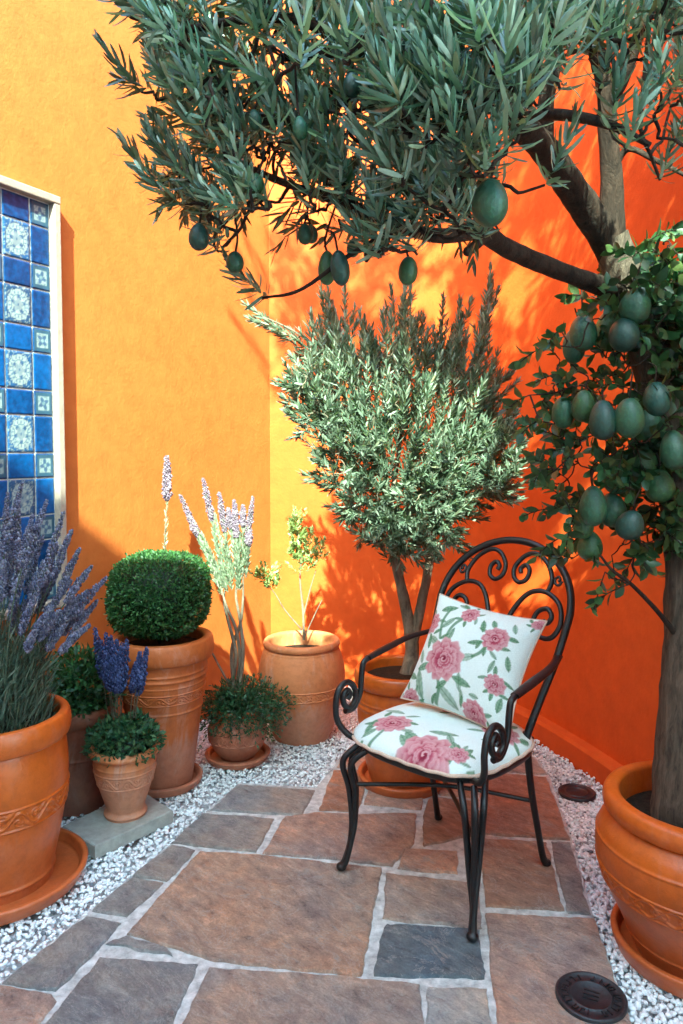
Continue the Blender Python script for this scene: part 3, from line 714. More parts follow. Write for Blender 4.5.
# ------------------------------------------------------------------ printed fabric
PINK = [np.array(c) for c in ((.50, .22, .26), (.42, .09, .14), (.25, .02, .055), (.64, .43, .43), (.15, .01, .03))]
GRN = [np.array(c) for c in ((.09, .21, .10), (.21, .36, .21), (.045, .12, .055))]
CREAM = np.array((.74, .83, .79))
def dress(roses, lvs, seed, k=.9):
    """sprigs of paler leaves and buds round each rose"""
    rs = np.random.default_rng(seed); out = list(lvs)
    for (cx, cy, R_, sd, sat) in roses:
        for j in range(6):
            a = j*1.05 + rs.random()*.8; q = R_*rs.uniform(1.0, 1.35); out.append((cx + q*math.cos(a), cy + q*math.sin(a), R_*rs.uniform(.28, .46)*k + .006, R_*rs.uniform(.12, .19)*k + .002, math.degrees(a) + rs.normal(0, 35)))
    return out
def paint(x, y, roses, lvs, stems):
    lvs = dress(roses, lvs, 5)
    c = np.tile(CREAM, (*x.shape, 1))
    for (x0, y0, x1, y1, bend) in stems:
        t = np.linspace(0, 1, 24); px = x0 + (x1-x0)*t + bend*np.sin(t*PI)*(y1-y0); py = y0 + (y1-y0)*t - bend*np.sin(t*PI)*(x1-x0)
        d = np.min(np.hypot(x[..., None]-px, y[..., None]-py), -1); c = lay(c, GRN[0], (1-sstep(.0035, .0085, d))*.85)
    for (cx, cy, L, w, ang) in lvs:
        a = math.radians(ang); u = ((x-cx)*math.cos(a) + (y-cy)*math.sin(a))/L; v = (-(x-cx)*math.sin(a) + (y-cy)*math.cos(a))
        hw = w*np.clip(1-u*u, 0, 1)**.8*(1 + .05*np.sin(u*22)); ins = (np.abs(u) < 1)*(1-sstep(.8, 1.05, np.abs(v)/np.maximum(hw, 1e-4)))
        sh = np.clip(.5 + .5*np.sin(u*15 + np.abs(v)/w*4), 0, 1); col = GRN[0]*(1-sh[..., None]*.8) + GRN[1]*sh[..., None]*.8
        al_ = .62 + .3*abs(math.sin(cx*917 + cy*411)); c = c*(1-ins[..., None]*al_) + col*ins[..., None]*al_
        c = lay(c, GRN[2], ins*(1-sstep(.0, .003, np.abs(v)))*.6)
    for (cx, cy, R, seed, sat) in roses:
        rs = np.random.default_rng(seed); dx, dy = x-cx, y-cy
        for k in range(7):
            rk = R*(1 - k*.125); n = (9, 8, 7, 6, 5, 4, 3)[k]; ph = rs.random()*6.28; ox, oy = rs.normal(0, .05*R, 2)*(k > 0)
            a = np.arctan2(dy-oy, dx-ox); r = np.hypot(dx-ox, dy-oy)
            pet = np.abs(np.cos(a*n/2 + ph)); edge = rk*(.80 + .24*pet**.6 + .03*np.sin(a*17+seed))
            ins = 1-sstep(.93, 1.03, r/edge)
            fr = np.clip(r/edge, 0, 1); pid = np.floor((a*n/2 + ph)/PI + .5); tone = (np.sin(pid*12.9 + k*3.7 + seed)*.5 + .5)
            lite = np.clip(sstep(.6, 1.0, fr)*.9 + .3*tone - .35*(1-pet**.35) - .12, 0, 1)[..., None]
            col = PINK[1]*(1-lite) + (PINK[0]*.35 + PINK[3]*.65)*lite
            dk = ((1-sstep(.0, .34, pet))*.85*sstep(.2, .6, fr) + .75*(1-sstep(.25, .85, fr)) + .3*tone*(1-fr))[..., None]; dk = np.clip(dk*sat, 0, 1)
            col = col*(1-dk) + PINK[2]*dk
            c = c*(1-ins[..., None]) + col*ins[..., None]
        r = np.hypot(dx, dy); a = np.arctan2(dy, dx); sp = np.sin(a + r/R*26)
        c = lay(c, PINK[4], (1-sstep(.10, .22, r/R))*(sp > .2)*.7); c = lay(c, PINK[3], (1-sstep(.1, .24, r/R))*(sp < -.35)*.8)
    return c

# seat pad
pad = empty('seat_cushion', L3(0, 0, .40), 'round cornered floral seat cushion lying on the iron chair seat', 'cushion')
n, mrings = 460, 95; SO = -.022; mb = MB(); th = np.arange(n)/n*2*PI; e = 3.4
cx_, cb0, cb1 = .243, -.252, .18
def sq(t): c, s = np.cos(t), np.sin(t); return cx_*np.abs(c)**(2/e)*np.sign(c), (cb0+cb1)/2 + (cb1-cb0)/2*np.abs(s)**(2/e)*np.sign(s)
xd, bd = sq(np.linspace(0, 2*PI, 20001)); sd = np.concatenate([[0], np.cumsum(np.hypot(np.diff(xd), np.diff(bd)))]); tq = np.arange(n)/n*sd[-1]; xs, bs = np.interp(tq, sd, xd), np.interp(tq, sd, bd)
pr_ = [(.02+.98*k/mrings) for k in range(mrings+1)]
V = []; 
for q in pr_:
    z = .405 + .046*(1-q**5)**.5 + .010*(1-q*q)
    V.append(np.stack([xs*q, (bs - (cb0+cb1)/2)*q + (cb0+cb1)/2, z*np.ones(n)], -1))
V = np.array(V); 
wr = nz2(V[..., 0], V[..., 1], 9, 2)*.004 + nz2(V[..., 0], V[..., 1], 26, 5)*.0018; V[..., 2] += wr*np.minimum(1, (1-np.array(pr_))*6)[:, None]
def toL(px, py, z=.455):
    w = G(px, py, z) - CC; return np.dot(w, SS) - SO, np.dot(w, BB)
R1, R2, R3 = toL(424, 748), toL(393, 723), toL(360, 735); R4 = toL(487, 752)
ros = [(R1[0], R1[1], .085, 3, 1.0), (R2[0], R2[1], .058, 5, 1.0), (.17, .02, .055, 8, 1), (-.02, .10, .07, 9, 1), (.16, -.18, .03, 12, 1)]
lvs = []
for px, py, L, w, a in ((372, 742, .055, .02, 20), (384, 755, .05, .018, 60), (427, 770, .06, .022, 20), (405, 738, .035, .014, -30), (462, 762, .05, .018, 80), (444, 735, .045, .016, 20), (350, 728, .04, .016, 40), (408, 766, .045, .016, 50), (470, 772, .04, .015, 30), (395, 712, .04, .014, 0), (455, 748, .04, .015, -50), (372, 722, .04, .014, 100)):
    q = toL(px, py); lvs.append((q[0], q[1], L, w*1.0, a))
stm = [(R1[0], R1[1], R1[0]-.12, R1[1]-.09, .2), (R2[0], R2[1], R2[0]-.06, R2[1]-.15, -.2), (R1[0], R1[1], R1[0]+.11, R1[1]-.1, .2)]
colr = paint(V[..., 0], V[..., 1], ros, lvs, stm)
top = np.array([[L3(p[0]+SO, p[1], p[2]) for p in row] for row in V]); idx = np.arange(len(pr_)*n).reshape(len(pr_), n)
F = np.stack([idx[:-1], np.roll(idx[:-1], -1, 1), np.roll(idx[1:], -1, 1), idx[1:]], -1).reshape(-1, 4)[:, ::-1].copy()
mb.add(top.reshape(-1, 3), F, colr.reshape(-1, 3)); mb.add(top[0], [list(range(n))], colr[0])
und = np.array([[L3(p[0]*q + SO, (p[1]+.0335)*q - .0335, .405 - .006*(1-q)) for p in np.stack([xs, bs], -1)] for q in (1, .5, .02)])
idx = np.arange(3*n).reshape(3, n); mb.add(und.reshape(-1, 3), np.stack([idx[:-1], np.roll(idx[:-1], -1, 1), np.roll(idx[1:], -1, 1), idx[1:]], -1).reshape(-1, 4)[:, ::-1].copy(), CREAM*.9)
mb.build('cover', M['fabric'], pad)
pb = MB(); pp = [L3(a + SO, b_, .406 + .0012*math.sin(i*.33)) for i, (a, b_) in enumerate(zip(xs*1.004, (bs+.0335)*1.004-.0335))]; pb.tube(pp, .0052, 8, closed=True); pb.build('piping', M['piping'], pad)

# scatter pillow
PB = L3(-.006, .005, .462); PT = L3(.004, .192, .762); PU = unit(SS - np.array((0, 0, .075))); PV = PB - PT; ph_ = np.linalg.norm(PV); PVn = PV/ph_; PN = unit(np.cross(PU, PVn))
if np.dot(PN, np.array((0, -1, 0))) < 0: PN = -PN
pil = empty('throw_pillow', PB, 'square white pillow printed with pink roses leaning on the chair back', 'pillow')
n = 190; u, v = np.meshgrid(np.linspace(-1, 1, n), np.linspace(-1, 1, n))
hw, hh = .196, ph_/2*1.03; TH = .078
def pil_pt(u, v, side):
    X = u*hw*(1 - .10*(1-v**2)); Y = v*hh*(1 - .09*(1-u**2))
    t = TH*np.clip((1-np.abs(u)**2.4)*(1-np.abs(v)**2.4), 0, 1)**.55
    t = t + (.004*nz2(X, Y, 11, 3) + .0022*nz2(X, Y, 30, 6))*np.clip(t/TH*2, 0, 1) + .004*np.sin(u*22 + v*3)*np.clip((np.abs(v)-.7)*3, 0, 1)*np.clip(t/TH*2, 0, 1)
    c = (PB+PT)/2 + PN*.012
    return c + PU*X[..., None] + PVn*Y[..., None] + PN*(t*side)[..., None], X, Y
a_, X, Y = pil_pt(u, v, 1)
U1 = (u+1)/2*.40; V1 = (v+1)/2*.40
ros = [(.356, .60, .20, 21, 1.0), (.745, .29, .115, 22, 1.15), (.43, .12, .085, 23, 1.1), (.06, .30, .105, 24, 1.0), (.86, .66, .085, 25, 1.5), (.72, .95, .105, 26, .9), (.10, 1.0, .09, 27, 1.3), (.97, .05, .05, 31, 1.2)]
ros = [(a*.4, b_*.4, r*.4, s, t) for a, b_, r, s, t in ros]
lvs = [(.20, .12, .085, .034, -25), (.27, .26, .085, .028, 130), (.12, .47, .07, .025, 75), (.09, .62, .07, .026, 60), (.17, .86, .13, .04, 65), (.47, .90, .12, .042, 35), (.58, .745, .09, .033, 10), (.60, .20, .06, .024, -110), (.60, .37, .07, .024, -20), (.80, .53, .06, .02, -80), (.05, .80, .07, .028, 20), (.70, .42, .05, .02, 80), (.91, .46, .06, .022, 70), (.28, .40, .05, .018, -40), (.60, .86, .05, .02, 80), (.85, .15, .05, .02, 60), (.92, .80, .06, .024, 100), (.32, .05, .05, .02, 10), (.34, .95, .05, .018, 120)]
lvs = [(a*.4, b_*.4, L*.43, w*.42, g) for a, b_, L, w, g in lvs]
stm = [(.24*.4, .42*.4, .22*.4, .12*.4, .1), (.34*.4, .75*.4, .36*.4, .98*.4, .15), (.70*.4, .38*.4, .62*.4, .50*.4, .1), (.3*.4, .42*.4, .42*.4, .15*.4, .1)]
colr = paint(U1, V1, ros, lvs, stm)
idx = np.arange(n*n).reshape(n, n); F = np.stack([idx[:-1, :-1], idx[:-1, 1:], idx[1:, 1:], idx[1:, :-1]], -1).reshape(-1, 4)
mb = MB(); mb.add(a_.reshape(-1, 3), F[:, ::-1].copy(), colr.reshape(-1, 3))
u2, v2 = np.meshgrid(np.linspace(-1, 1, 60), np.linspace(-1, 1, 60)); b2, _, _ = pil_pt(u2, v2, -.9)
idx = np.arange(3600).reshape(60, 60); mb.add(b2.reshape(-1, 3), np.stack([idx[:-1, :-1], idx[:-1, 1:], idx[1:, 1:], idx[1:, :-1]], -1).reshape(-1, 4), CREAM)
mb.build('cover', M['fabric'], pil)
q = np.linspace(-1, 1, 40)[:-1]; eu = np.concatenate([q, np.ones(39), -q, -np.ones(39)]); ev = np.concatenate([-np.ones(39), q, np.ones(39), -q])
ep, _, _ = pil_pt(eu[None], ev[None], 0); pb = MB(); pb.tube(ep[0], .0034, 8, closed=True); pb.build('piping', M['piping'], pil)

# ------------------------------------------------------------------ foliage helpers
def grow(mb, skel, bases, r0=.003, wob=.02):
    """join twig bases to the nearest point of what has already grown, nearest first"""
    nodes = [np.array(p) for p in skel]; todo = [np.array(b) for b in bases]
    NA = np.array(nodes); d = [np.min(np.linalg.norm(NA - b, axis=1)) for b in todo]
    for k in np.argsort(d):
        b = todo[k]; j = np.argmin(np.linalg.norm(NA - b, axis=1)); a = NA[j]; L = np.linalg.norm(b-a)
        if L < .005: continue
        m = (a+b)/2 + rng.normal(0, wob*min(1, L/.15), 3) - np.array((0, 0, L*.08)); 
        pts = np.array([a, (a+m)/2 + rng.normal(0, .003, 3), m, (m+b)/2 + rng.normal(0, .003, 3), b])
        r = r0*(1 + L*2.2); mb.tube(pts, [r*1.25, r*1.1, r, r*.9, r*.75], 6, sub=2)
        NA = np.concatenate([NA, pts[2:]])
    return NA

# ------------------------------------------------------------------ avocado tree
tree = empty('fruit_tree', C_AVO + (0, 0, .34), 'large leaning fruit tree with narrow sage leaves rooted in the right hand pot', 'tree')
tr = MB()
tpts = [P(686, 835, 1.80), P(685, 790, 1.81), P(688, 700, 1.83), P(691, 620, 1.85), P(689, 550, 1.86), P(676, 460, 1.87), P(652, 360, 1.87), P(628, 285, 1.85), P(610, 238, 1.83)]
tr.tube(tpts, [.082, .076, .068, .063, .058, .054, .050, .046, .042], 22, sub=8, rough=.10); tr.build('trunk', M['trunk'], tree)
def warp(d): return d*.8 if d < 1.4 else (1.12 + (d-1.4)*(1.75-1.12)/.35 if d < 1.75 else d)
def PC(px, py, d): return P(px, py, warp(d))
br = MB(); skel = []
def limb(pts, r, seg=12, sub=8, rough=.12):
    br.tube(pts, r, seg, sub=sub, rough=rough); q, _ = smooth_curve(np.array(pts), np.zeros(len(pts)), 6); skel.extend(list(q)); return q
limb([PC(612, 250, 1.84), PC(596, 225, 1.80), PC(570, 186, 1.72), PC(545, 150, 1.64), PC(512, 118, 1.55), PC(470, 75, 1.45), PC(420, 48, 1.38), PC(350, 50, 1.36), PC(280, 58, 1.38)], [.040, .037, .033, .029, .024, .018, .013, .009, .006])
limb([PC(610, 240, 1.83), PC(612, 190, 1.80), PC(608, 130, 1.76), PC(604, 80, 1.74), PC(588, 20, 1.72), PC(570, -60, 1.70), PC(540, -170, 1.7), PC(500, -330, 1.68), PC(440, -480, 1.65)], [.036, .027, .022, .020, .018, .016, .014, .011, .007])
limb([PC(640, 305, 1.86), PC(620, 293, 1.83), PC(560, 271, 1.70), PC(510, 250, 1.60), PC(480, 232, 1.52), PC(440, 236, 1.46), PC(400, 226, 1.42), PC(350, 205, 1.4), PC(290, 185, 1.42), PC(230, 160, 1.46)], [.026, .024, .020, .018, .0165, .012, .010, .008, .006, .004])
limb([PC(486, 236, 1.53), PC(470, 250, 1.5), PC(466, 252, 1.5)], [.010, .009, .0075], 8)
limb([PC(545, 150, 1.64), PC(546, 105, 1.62), PC(556, 60, 1.60), PC(566, 0, 1.6), PC(600, -80, 1.6), PC(660, -200, 1.6)], [.018, .016, .013, .012, .010, .007])
limb([PC(606, 110, 1.75), PC(625, 75, 1.72), PC(640, 30, 1.70), PC(668, -60, 1.7), PC(720, -200, 1.8)], [.016, .013, .012, .010, .007])
limb([PC(610, 185, 1.79), PC(626, 150, 1.76), PC(655, 160, 1.72), PC(690, 178, 1.7)], [.008, .007, .006, .004], 8)
limb([PC(512, 118, 1.55), PC(560, 115, 1.45), PC(610, 125, 1.38), PC(650, 145, 1.34)], [.010, .009, .007, .004], 8)
limb([PC(420, 48, 1.38), PC(360, 90, 1.38), PC(290, 120, 1.40), PC(220, 110, 1.44), PC(180, 96, 1.47), PC(158, 100, 1.48)], [.011, .010, .008, .006, .004, .003], 8)
limb([PC(350, 50, 1.36), PC(300, 20, 1.36), PC(240, 20, 1.38), PC(180, 30, 1.4), PC(140, 20, 1.42)], [.009, .008, .006, .005, .003], 8)
limb([PC(470, 75, 1.45), PC(430, 10, 1.3), PC(370, -60, 1.25), PC(290, -120, 1.25), PC(200, -150, 1.3)], [.015, .012, .009, .007, .004], 8)
limb([PC(400, 226, 1.42), PC(350, 255, 1.40), PC(300, 290, 1.42), PC(262, 298, 1.46)], [.005, .004, .003, .002], 6)
limb([PC(540, -170, 1.7), np.array((.2, 1.5, 3.4)), np.array((-.05, 1.4, 3.75)), np.array((-.25, 1.45, 3.95))], [.018, .015, .010, .006], 10)
limb([PC(500, -330, 1.68), np.array((.5, 1.75, 3.4)), np.array((.62, 1.9, 3.9)), np.array((.7, 2.0, 4.3))], [.014, .012, .009, .005], 10)
dead = MB(); 
PAL = [(.060, .105, .075), (.10, .155, .115), (.22, .28, .235), (.035, .06, .04), (.14, .12, .06)]; PALF = [(.11, .17, .135), (.18, .25, .205), (.30, .36, .31), (.06, .09, .06), (.16, .15, .08)]; PW = [.26, .28, .24, .14, .08]  # palest entries paint leaf highlights; PALF is a brighter copy standing in for sun
crown = MB(); bases = []; lit = []
canopy = [(112,-40),(118,5),(150,35),(170,65),(150,78),(150,98),(200,100),(200,128),(180,145),(160,185),(190,200),(205,232),(235,240),(262,215),(300,205),(320,235),(360,238),(400,255),(440,235),(480,222),(505,180),(520,150),(545,100),(555,50),(600,60),(640,90),(683,120),(720,120),(720,-40)]
def cl(n, fn): 
    k = 0
    while k < n:
        if fn(): k += 1
outline = [(80,-80),(88,0),(100,15),(125,30),(135,62),(104,80),(100,100),(135,110),(180,108),(168,128),(130,140),(118,190),(150,212),(185,222),(205,250),(240,262),(262,235),(300,225),(330,250),(400,262),(440,255),(490,240),(530,200),(560,170),(600,160),(683,160),(780,200),(780,-120)]
def proj(p):
    q = p - np.array((0, 0, EYE)); c, s_ = math.cos(PITCH), math.sin(PITCH); z = q[1]*c - q[2]*s_; return 341.5 + FPX*q[0]/z, CY - FPX*(q[1]*s_ + q[2]*c)/z
def tw():
    px, py = random.uniform(95, 715), random.uniform(-60, 260)
    if not in_poly(px, py, canopy): return False
    if 420 < px < 470 and 20 < py < 60 and random.random() < .5: return False
    if px > 545 and py > 30 and random.random() < .75: return False
    if ((px-285)/40)**2 + ((py-215)/35)**2 < 1: return False
    if mnoise.noise(Vector((px/38, py/38, 3.7))) < .0 and random.random() < .9: return False
    d = 1.42 + random.uniform(-.14, .14)
    if 380 < px < 570 and py < 160 and random.random() < .55: d = random.uniform(1.08, 1.22)
    p = PC(px, py, d)
    dr = np.array((-.4 - .3*(px < 250) + .4*(px > 480), random.uniform(-.45, .1), .6)) + rng.normal(0, .22, 3)
    ln = random.uniform(.05, .09); b0 = p - unit(dr)*ln*.55
    if not in_poly(*proj(b0 + unit(dr)*(ln+.02) + np.array((0, 0, .015))), outline): return False
    spray(crown, b0, dr, ln, random.randint(30, 40), random.uniform(.030, .043), .0058, PAL, (92, 16), .42, .02, 'linear', w=PW, lift=.25)
    bases.append(b0); return True
cl(300, tw)
def tw2():
    px, py = random.uniform(150, 600), random.uniform(-40, 235)
    if not in_poly(px, py, canopy) or ((px-285)/45)**2 + ((py-215)/40)**2 < 1: return False
    p = PC(px, py, random.uniform(1.42, 1.52)); dr = np.array((-.3, .1, -.1)) + rng.normal(0, .5, 3); ln = random.uniform(.06, .10)
    spray(crown, p, dr, ln, 18, random.uniform(.032, .044), .0062, PALB, (80, 20), .2, .05, droop=.2); bases.append(p); return True
PALB = [(.10, .095, .045), (.075, .085, .045), (.13, .10, .05), (.05, .065, .04)]
cl(170, tw2)
for px, py, dx in [(108, 12, -.6), (120, 0, -.5), (130, 18, -.6), (140, 5, -.3), (150, 30, -.5), (165, 20, -.3), (160, 48, -.5), (178, 55, -.4), (125, -8, -.4), (145, -15, -.3), (185, 40, -.3), (200, 75, -.4), (185, 95, -.5), (165, 100, -.6), (200, 190, -.5), (180, 180, -.6), (210, 215, -.4), (160, 165, -.6)]:
    px += 24 if px < 172 else 0
    p = PC(px, py, random.uniform(1.38, 1.43)); spray(crown, p, np.array((dx, -.2, .5)) + rng.normal(0, .12, 3), .062, 36, .037, .0058, PAL, (90, 14), .42, .0, 'linear', w=PW, lift=.25); bases.append(p)
# named foreground fans, turned up like the photograph's
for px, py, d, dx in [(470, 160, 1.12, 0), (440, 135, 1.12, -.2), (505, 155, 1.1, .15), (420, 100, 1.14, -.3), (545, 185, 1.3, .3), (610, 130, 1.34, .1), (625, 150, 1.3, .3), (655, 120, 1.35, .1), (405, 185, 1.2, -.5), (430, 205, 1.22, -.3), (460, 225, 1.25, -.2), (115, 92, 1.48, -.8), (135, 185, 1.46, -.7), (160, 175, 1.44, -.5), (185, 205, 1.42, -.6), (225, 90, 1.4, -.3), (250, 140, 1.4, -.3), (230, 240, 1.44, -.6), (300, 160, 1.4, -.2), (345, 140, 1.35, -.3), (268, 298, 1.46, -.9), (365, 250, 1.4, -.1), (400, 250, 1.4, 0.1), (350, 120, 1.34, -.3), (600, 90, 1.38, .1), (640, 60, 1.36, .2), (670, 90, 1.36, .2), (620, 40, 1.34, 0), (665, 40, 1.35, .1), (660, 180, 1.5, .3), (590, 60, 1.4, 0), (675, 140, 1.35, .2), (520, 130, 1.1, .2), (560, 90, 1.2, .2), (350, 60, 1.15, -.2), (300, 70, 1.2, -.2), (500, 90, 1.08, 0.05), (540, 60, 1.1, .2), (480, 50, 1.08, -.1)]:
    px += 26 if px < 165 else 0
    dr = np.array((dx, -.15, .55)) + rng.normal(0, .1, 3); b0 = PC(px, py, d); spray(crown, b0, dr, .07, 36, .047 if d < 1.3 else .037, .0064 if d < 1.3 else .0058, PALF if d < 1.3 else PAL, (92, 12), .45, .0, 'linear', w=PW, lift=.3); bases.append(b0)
# crown above the picture: shades the curved wall
def hi(n, cx, rx, cy_, ry, cz, rz, gap=None):
    for _ in range(n):
        q = rng.normal(0, 1, 3); q = q/np.linalg.norm(q)*rng.random()**.4; p = np.array((cx + q[0]*rx, cy_ + q[1]*ry, cz + q[2]*rz))
        if gap is not None and np.linalg.norm((p - gap[0])/gap[1]) < 1 and random.random() < .8: continue
        zl = 1.27 + (p[1])*.62
        if p[2] < zl + .1 and p[0] < .53*p[1] + .05: continue
        dr = np.array((q[0]*.5, q[1]*.5, .6)) + rng.normal(0, .3, 3); b0 = p
        spray(crown, b0, dr, random.uniform(.1, .16), 24, .085, .0115, PAL, (70, 15), .2, .02, w=PW, lift=.2); bases.append(b0)
hi(130, -.24, .42, 1.5, .35, 3.95, .38); hi(380, .20, .40, 1.5, .25, 2.84, .33); hi(110, .66, .16, 1.45, .12, 2.44, .14); hi(440, .62, .58, 1.75, .42, 2.95, .66, (np.array((.66, 1.75, 3.3)), np.array((.15, .6, .45)))); hi(170, .7, .6, 1.9, .4, 3.85, .4)
hi(260, .98, .2, 1.8, .28, 2.0, .5); hi(240, .95, .35, 1.9, .4, 2.4, .5)
grow(br, skel, bases, .0022)
br.build('branch', M['bark'], tree); crown.build('crown', M['leaf'], tree)
# broad leaves and fruit hanging round the trunk
FC = [(.026, .075, .042), (.030, .085, .045), (.042, .10, .040), (.018, .052, .040)]
fruits = [(583,333,14,20,1.80),(609,330,14,19,1.84),(635,306,16.5,20,1.74),(624,335,15,17,1.74),(563,413,12.5,17,1.80),(583,406,13,18,1.76),(603,420,13,19,1.70),(629,418,14,18.5,1.68),(657,399,14,18.5,1.72),(674,450,13,20,1.72),(593,506,13,20,1.74),(612,510,14,18,1.82),(630,525,13,15,1.74),(583,524,11.5,17,1.80),(590,546,12,14,1.82),(660,486,15,17,1.80),(648,425,14,18,1.82),(617,478,14,17,1.82),(656,292,15,20,1.86),(574,346,11,17,1.88),(643,465,14,18,1.84), (672,315,14,18,1.9),
          (490,203,17.5,24,1.16),(327,268,8,15.5,1.42),(340,268,9.5,16.5,1.40),(199,237,9.5,12.5,1.42),(255,186,10,13,1.36),(235,262,8,10,1.44),(387,131,10.5,16,1.30),(300,128,8,12,1.3),(345,170,7,11,1.32),(255,120,7,10,1.33),(408,271,9,13,1.44),(305,234,8,11,1.43),(352,84,9,14,1.30),(353,248,6,9,1.44),(402,108,10,15,1.30),(311,268-34,7,9,1.45)]
for px, py, rw_, rh, d in fruits:
    d = warp(d) if d < 1.5 else d
    c = P(px, py, d); b = MB(); col = np.array(random.choice(FC))*random.uniform(.8, 1.2)
    ax = unit(np.array((random.gauss(0, .14), random.gauss(0, .14), 1)))
    k_ = random.uniform(.88, 1.1); b.ell(c, ax, (rw_/FPX*d*k_*random.uniform(.94, 1.05), rh/FPX*d*k_), 22, 16, col, pear=random.uniform(.06, .2))
    fo = b.build('fruit', M['fruit'], tree, c); s = MB()
    tp = c + ax*rh/FPX*d; s.tube([tp - ax*.002, tp + ax*.02 + rng.normal(0, .004, 3), tp + ax*.05 + rng.normal(0, .012, 3)], .0018, 6, sub=4); s.build('stalk', M['bark'], fo)
lf = MB(); tw_ = MB(); BP = [(.03, .075, .03), (.045, .105, .038), (.022, .052, .025), (.09, .12, .04)]
sk2 = [P(680, 540, 1.84), P(665, 440, 1.82), P(645, 360, 1.82), P(622, 285, 1.8), P(600, 470, 1.78), P(590, 380, 1.78)]
hang = [(560,560),(545,465),(538,400),(560,350),(600,270),(690,270),(690,520),(640,545),(600,560)]
bs2 = []
def leafy(px, py, d, n=7, L=.042):
    p = P(px, py, d); dr = unit(np.array(((px-640)/90, -.4, .15)) + rng.normal(0, .5, 3)); bs2.append(p)
    c = spray(lf, p, dr, .075, n, L, L*.48, BP, (65, 30), -.15, .2, 'broad', droop=.25); tw_.tube(c, .0015, 5)
for _ in range(150):
    while True:
        px, py = random.uniform(535, 690), random.uniform(262, 560)
        if in_poly(px, py, hang): break
    leafy(px, py, random.uniform(1.78, 1.99))
for _ in range(150):
    px, py = random.uniform(625, 700), random.uniform(235, 560); leafy(px, py, random.uniform(1.80, 1.96), 8, .046)
for px, py in [(530, 395), (540, 420), (545, 465), (555, 470), (548, 345), (560, 330), (565, 500), (570, 530), (590, 320), (630, 275), (640, 262), (655, 250), (668, 265), (650, 240), (632, 250), (645, 280), (676, 300), (605, 300), (625, 445), (640, 390), (660, 430), (600, 460), (635, 490), (575, 450), (605, 572), (628, 585)]: leafy(px, py, 1.74, 8)
grow(tw_, sk2, bs2, .0016, .03)
tw_.tube([P(680, 640, 1.83), P(658, 612, 1.80), P(632, 585, 1.77), P(612, 570, 1.75), P(600, 555, 1.75)], [.009, .006, .005, .004, .0025], 8, sub=6)
tw_.build('hanging_twig', M['bark'], tree); lf.build('hanging_foliage', M['broad'], tree)

# ------------------------------------------------------------------ olive tree behind the chair
ol = empty('olive_tree', C_OLI + (0, 0, .40), 'small two stemmed olive tree with silvery foliage in the pot behind the chair', 'tree')
ob = MB(); skel = []
def olimb(pts, r, seg=10):
    ob.tube(pts, r, seg, sub=8, rough=.12); q, _ = smooth_curve(np.array(pts), np.zeros(len(pts)), 6); skel.extend(list(q))
D = 2.85
olimb([C_OLI + (0, 0, .38), P(412, 655, D), P(409, 625, D), P(402, 590, D), P(394, 555, D), P(388, 500, D), P(378, 430, D), P(350, 360, D), P(332, 300, D)], [.030, .028, .024, .020, .017, .014, .011, .007, .003])
olimb([P(411, 650, D), P(420, 610, D), P(428, 570, D), P(432, 535, D), P(440, 480, D), P(452, 420, D), P(470, 370, D), P(485, 320, D), P(492, 295, D)], [.022, .020, .018, .016, .013, .011, .008, .005, .003])
olimb([P(389, 510, D), P(400, 440, D+.1), P(402, 370, D+.1), P(405, 300, D+.08)], [.010, .009, .006, .003])
olimb([P(384, 470, D), P(350, 430, D-.08), P(320, 400, D-.1), P(300, 385, D-.1)], [.009, .007, .004, .002])
olimb([P(378, 430, D), P(340, 370, D), P(300, 335, D), P(260, 315, D)], [.007, .006, .004, .002])
olimb([P(442, 470, D), P(470, 460, D-.1), P(500, 440, D-.12)], [.008, .005, .002]); olimb([P(436, 500, D), P(450, 510, D-.15), P(470, 500, D-.2)], [.007, .005, .002])
oc = MB(); ob_b = []
OP = [(.080, .115, .075), (.125, .160, .110), (.23, .26, .20), (.05, .075, .042), (.13, .12, .07)]; OW = [.3, .32, .2, .12, .06]
opoly = [(300,375),(312,372),(320,350),(345,352),(362,375),(385,350),(415,345),(430,372),(448,352),(466,372),(482,372),(488,395),(480,400),(495,430),(505,470),(495,505),(465,510),(440,540),(400,545),(372,525),(335,495),(338,465),(312,440),(302,400),(325,385),(300,365)]
k = 0
while k < 600:
    px, py = random.uniform(290, 510), random.uniform(315, 550)
    if not in_poly(px, py, opoly): continue
    rad = math.sqrt(max(0, 1-((px-398)/115)**2))*.24; d = D + random.uniform(-1, 1)*rad
    if py > 420: d = D - random.random()**.6*rad + .05
    p = P(px, py, d); cen = P(400, 470, D); dr = unit(p - cen)*.7 + np.array((0, -.12, .75)) + rng.normal(0, .22, 3)
    if py > 470: dr = unit(p - cen)*.8 + np.array((0, -.25, .35)) + rng.normal(0, .3, 3)
    ln = random.uniform(.09, .16); spray(oc, p, dr, ln, random.randint(26, 36), random.uniform(.036, .050), .0074, OP, (58, 22), .12, .03, w=OW, lift=.15); ob_b.append(p); k += 1
